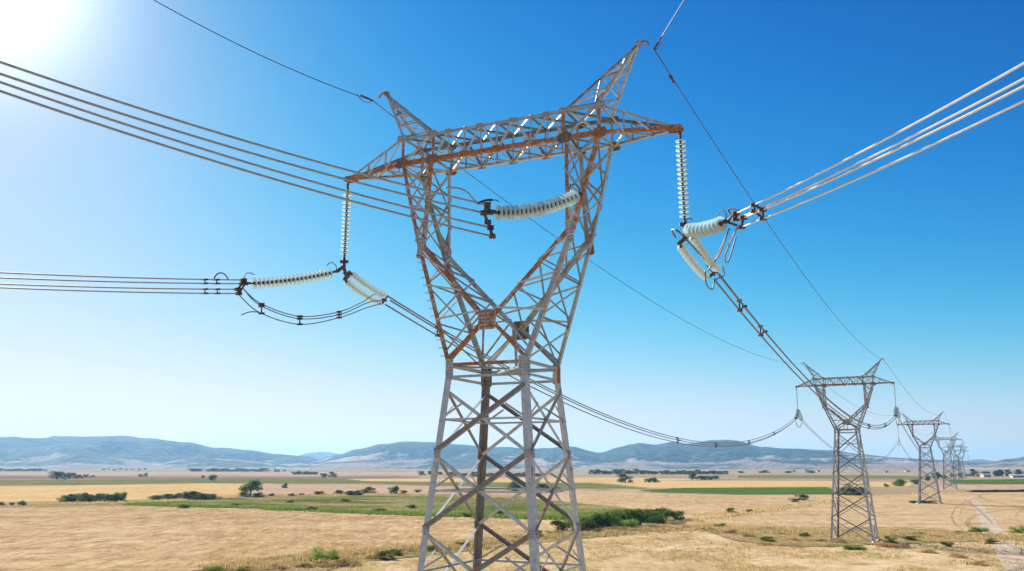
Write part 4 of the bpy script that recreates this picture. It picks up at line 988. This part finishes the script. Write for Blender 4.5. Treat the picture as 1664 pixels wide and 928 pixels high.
row('dry', [(1440, 889, 34, 11), (1362, 882, 30, 11), (1240, 886, 24, 8), (1330, 880, 30, 8), (1466, 890, 28, 9)], 'dry tussock near the foot of the second pylon', 'tussocks by the second pylon')
row('fresh', [(1594, 864, 24, 11), (1580, 865, 16, 6), (1652, 866, 20, 12), (1664, 864, 20, 10)], 'green weed clump beside the dirt track', 'weeds by the track')
row('shrub', [(1486, 818, 16, 5), (1500, 818, 18, 6), (1514, 818, 16, 5)], 'low green scrub under the third pylon', 'scrub under the third pylon')
row('dshrub', [(1584 + 11 * i, 800 - i * .1, 24, 4.5) for i in range(9)], 'low hedge bush at the right edge of the tilled field', 'hedge at the right edge')
row('dry', [(x, y, w_, h_) for x, y, w_, h_ in ((410, 918, 26, 9), (436, 913, 22, 8), (474, 908, 24, 9), (508, 905, 20, 8), (580, 902, 26, 10), (612, 899, 22, 8), (662, 896, 26, 10), (690, 892, 22, 8), (724, 893, 24, 9), (770, 888, 26, 9), (806, 882, 24, 9), (842, 876, 26, 9))], 'straw tussock on the weedy edge below the stubble field', 'tussocks on the stubble edge')
row('shrub', [(640, 902, 24, 10), (702, 896, 26, 11), (752, 889, 22, 9), (868, 872, 26, 11)], 'dull green bush on the weedy edge behind the tower legs', 'bushes on the stubble edge')
row('dry', [(1150, 862, 22, 7), (1186, 866, 24, 8), (1216, 872, 26, 8), (1262, 868, 22, 7), (1284, 878, 26, 9), (1490, 870, 24, 8), (1524, 874, 24, 8), (1560, 868, 22, 8), (1506, 898, 28, 9), (1556, 906, 26, 9), (1590, 918, 26, 10)], 'straw tussock on the rough ground either side of the second pylon', 'tussocks on the rough ground')
row('shrub', [(1172, 858, 22, 8), (1246, 880, 26, 9), (1310, 872, 20, 7), (1478, 878, 22, 8), (1540, 888, 22, 8), (1612, 884, 20, 9)], 'small olive bush on rough ground near the second pylon', 'bushes on the rough ground')
# far trees
row('dark', [(93, 779, 27, 17), (112, 778, 20, 13), (126, 778, 14, 9), (139, 776, 8, 7), (150, 776, 8, 4)], 'dark tree in the farm clump far left', 'trees of the far left farm')
row('dark', [(228, 775, 7, 6), (236, 775, 7, 7)], 'small dark tree standing in the far left fields', 'small trees far left')
row('dark', [(331, 777, 8, 5), (345, 781, 15, 12)], 'dark tree in the far fields above the second hedge', 'trees above the second hedge')
row('dark', [(526, 776, 11, 9), (540, 776, 13, 10)], 'squat dark tree in the far middle field', 'pair of squat trees')
row('dark', [(685, 773, 11, 10), (697, 772, 9, 8), (715, 772, 10, 7)], 'dark tree just left of the tower in the far fields', 'far trees left of the tower')
row('dark', [(312 + 13 * i, 766.5, 21, 6.2 - (i % 3) * .6) for i in range(10)], 'dark tree in the far tree line left of centre', 'far tree line left of centre')
row('dark', [(480 + 8 * i, 771.5, 12, 6.5) for i in range(5)], 'dark tree in the short far row left of centre', 'short far row')
row('dark', [(2 + 13 * i, 766, 17, 6 - (i % 2)) for i in range(6)], 'dark tree in the far line at the left edge', 'far line at the left edge')
row('dark', [(735 + 13 * i, 775, 18, 9 - (i % 3)) for i in range(12)], 'dark tree in the far line seen through the tower', 'far line behind the tower')
row('dark', [(965 + 9 * i, 771, 16, 10 - (i % 4)) for i in range(12)], 'tree in the far wood right of the tower', 'far wood right of the tower')
row('dark', [(1078 + 9 * i, 771, 14, 8.5 - (i % 3)) for i in range(12)], 'tree in the far wood between the tower and the second pylon', 'far wood further right')
row('dark', [(1205 + 37 * i, 769, 16, 4 + (i % 2)) for i in range(4)], 'tiny tree in the far fields around the second pylon', 'tiny trees around the second pylon')
row('dark', [(1584, 775, 13, 14), (1601, 775, 15, 12), (1617, 775, 14, 12), (1629, 775, 14, 14), (1640, 775, 12, 13), (1658, 775, 16, 14), (1671, 775, 14, 13)], 'dark tree in the grove at the right edge', 'grove at the right edge')
row('dark', [(1548, 775, 10, 6), (1560, 775, 10, 7), (1526, 776, 12, 8)], 'small dark tree left of the right hand grove', 'small trees left of the grove')
# houses
def house(px, py, w, h, label, roof='tile', group=None, long=.6):
    g = G(px, py); m = math.hypot(g.y, CAMH) / F; W, H = w * m, h * m
    r = empty('house', (g.x, g.y, 0), random.uniform(-.3, .3)); tag(r, label, 'house', group)
    dp = W * long; eh = H * .68; a = MB(); a.box((0, 0, eh / 2), (W / 2, 0, 0), (0, dp / 2, 0), (0, 0, eh / 2)); wall = a.build('wall', M['plaster'], r)
    b = MB(); o_ = .06 * W
    b.add([(-W / 2 - o_, -dp / 2 - o_, eh + .02), (W / 2 + o_, -dp / 2 - o_, eh + .02), (W / 2 + o_, dp / 2 + o_, eh + .02), (-W / 2 - o_, dp / 2 + o_, eh + .02), (-W / 2 - o_, 0, H), (W / 2 + o_, 0, H)],
          [(0, 1, 5, 4), (2, 3, 4, 5), (0, 4, 3), (1, 2, 5), (3, 2, 1, 0)]); b.build('roof', M['tile' if roof == 'tile' else 'metal_roof'], r)
    nw = max(2, min(8, int(W / 4)))
    for i in range(nw):
        c = MB(); x = -W / 2 + W * (i + .5) / nw; c.box((x, -dp / 2 - .02, eh * .55), (W / nw * .2, 0, 0), (0, .05, 0), (0, 0, eh * .2)); c.build('window', M['opening'], r)
house(1602, 775.5, 13, 6, 'white farm building with pale roof among the right hand grove', 'metal')
house(1570, 774, 11, 5, 'white shed left of the right hand grove', 'metal')
house(1655, 776, 24, 5, 'long white shed in front of the trees at the right edge', 'metal', None, .35)
house(1516, 774, 8, 4.5, 'small pale house behind the third pylon', 'tile')
house(106, 779.5, 6, 5, 'small white house beside the far left farm trees', 'tile')
for i, (x, y, w_, h_) in enumerate([(168, 764, 5, 3), (176, 763.4, 4, 2.6), (186, 764.5, 6, 3), (196, 763.5, 5, 3.2), (205, 764.2, 4, 2.6), (215, 763.6, 6, 3), (226, 764.5, 5, 3), (236, 763.5, 4, 2.6)]):
    house(x, y, w_, h_, f'tiny pale village house at the foot of the left hills, {ORD[i]} from the left', 'tile', 'village at the left hills')
for i, (x, y, w_, h_) in enumerate([(450, 767, 9, 4.5), (462, 766, 5, 3), (1244, 767, 5, 3), (1290, 767, 5, 3), (1310, 766, 7, 3), (1330, 767, 5, 3), (1440, 768, 6, 3), (1475, 767, 7, 3)]):
    house(x, y, w_, h_, f'tiny pale farmhouse on the far plain, {ORD[i]} from the left', 'tile', 'farmhouses on the far plain')

# ------------------------------------------------------------------ grass, crop plants and weeds
def scatter(name, n, sampler, mat, h0, h1, w0, blades=5, seed=0):
    rnd = random.Random(seed); mb = MB()
    for _ in range(n):
        s = sampler(rnd)
        if s is None: continue
        x, y, k = s; hh = rnd.uniform(h0, h1) * k
        for b in range(blades):
            a = rnd.uniform(0, 6.28); r = w0 * k * rnd.random(); p = V((x + math.cos(a) * r, y + math.sin(a) * r, 0))
            t = p + V((math.cos(a) * hh * .45 * rnd.random(), math.sin(a) * hh * .45 * rnd.random(), hh * rnd.uniform(.6, 1))); c = rnd.uniform(0, 6.28)
            e = V((math.cos(c), math.sin(c), 0)) * (hh * .09)
            mb.add([p - e, p + e, t], [(0, 1, 2)])
    me = bpy.data.meshes.new(name); me.from_pydata(mb.v, [], mb.f); me.materials.append(mat)
    o = bpy.data.objects.new(name, me); COL.objects.link(o); return tag(o, kind='stuff')
def band(pts, hw, clump=.13, thr=-.1):
    P = [G(*p) for p in pts]
    seg = [(P[i], P[i + 1]) for i in range(len(P) - 1)]; Ls = [(b - a).length for a, b in seg]
    def f(r):
        a, b = r.choices(seg, Ls)[0]; t = r.random(); q = a.lerp(b, t); d = (b - a).normalized(); nn = V((d.y, -d.x, 0)); q = q + nn * r.gauss(0, hw)
        if noise.noise(V((q.x * clump, q.y * clump, 3))) < thr + r.uniform(-.2, .2): return None
        return q.x, q.y, r.uniform(.6, 1.3)
    return f
def area(px0, px1, py0, py1, clump=.1, thr=.05):
    def f(r):
        q = G(r.uniform(px0, px1), r.uniform(py0, py1))
        if noise.fractal(V((q.x * clump, q.y * clump * .6, 9)), 1, 2, 3) < thr + r.uniform(-.15, .15): return None
        return q.x, q.y, r.uniform(.6, 1.3)
    return f
GREEN = [G(*p) for p in [(215, 818), (330, 812), (430, 809), (640, 807), (860, 811), (985, 822), (1065, 834), (1010, 844), (930, 846), (860, 841), (700, 837), (420, 826), (250, 821)]]
def inside(x, y, P):
    c = False
    for i in range(len(P)):
        a, b = P[i], P[i - 1]
        if (a.y > y) != (b.y > y) and x < (b.x - a.x) * (y - a.y) / (b.y - a.y) + a.x: c = not c
    return c
def in_green(f):
    def g(r):
        s = f(r); return s if s and inside(s[0], s[1], GREEN) else None
    return g
scatter('dry_grass', 9000, band([(360, 926), (470, 910), (600, 899), (700, 892), (850, 876), (1000, 866), (1120, 856)], 3.0), M['leaf_dry'], .3, .8, .5, 6, 1)
scatter('dry_grass', 22000, area(330, 1664, 862, 935, .09, -.02), M['leaf_dry'], .12, .42, .5, 6, 2)
scatter('dry_grass', 9000, band([(1120, 856), (1340, 866), (1480, 870), (1664, 876)], 5.0), M['leaf_dry'], .25, .7, .5, 6, 3)
scatter('weeds', 1500, band([(1120, 856), (1340, 866), (1480, 872), (1664, 874)], 4.0, .1, .12), M['leaf'], .2, .6, .5, 6, 4)
scatter('weeds', 1500, band([(360, 926), (470, 910), (600, 899), (700, 892), (850, 876), (1000, 866)], 2.2, .12, .08), M['leaf'], .2, .6, .5, 6, 5)
scatter('weeds', 900, area(1000, 1664, 862, 925, .05, .25), M['leaf'], .15, .45, .5, 5, 6)
scatter('crop_plants', 7000, band([(215, 820), (420, 827), (700, 838), (860, 842), (990, 845)], 2.6, .07, -.1), M['leaf'], .5, 1.1, .5, 6, 7)
scatter('crop_plants', 20000, in_green(area(215, 1060, 808, 845, .03, .0)), M['leaf_bright'], .25, .6, .7, 5, 8)
scatter('stubble_tufts', 22000, area(-20, 860, 826, 930, .06, -.05), M['leaf_dry'], .08, .2, .5, 5, 9)
scatter('dry_grass', 2600, band([(-40, 821), (120, 819), (230, 817), (400, 806), (640, 804)], 3.0), M['leaf_dry'], .4, 1.1, .9, 6, 10)
scatter('dry_grass', 2600, band([(1110, 846), (1180, 839), (1260, 828), (1420, 806), (1560, 801)], 3.0), M['leaf_dry'], .4, .9, .8, 6, 11)
scatter('dry_grass', 500, band([(1590, 868), (1604, 890), (1616, 930)], 1.4, .2, -.1), M['leaf_dry'], .12, .3, .6, 6, 12)
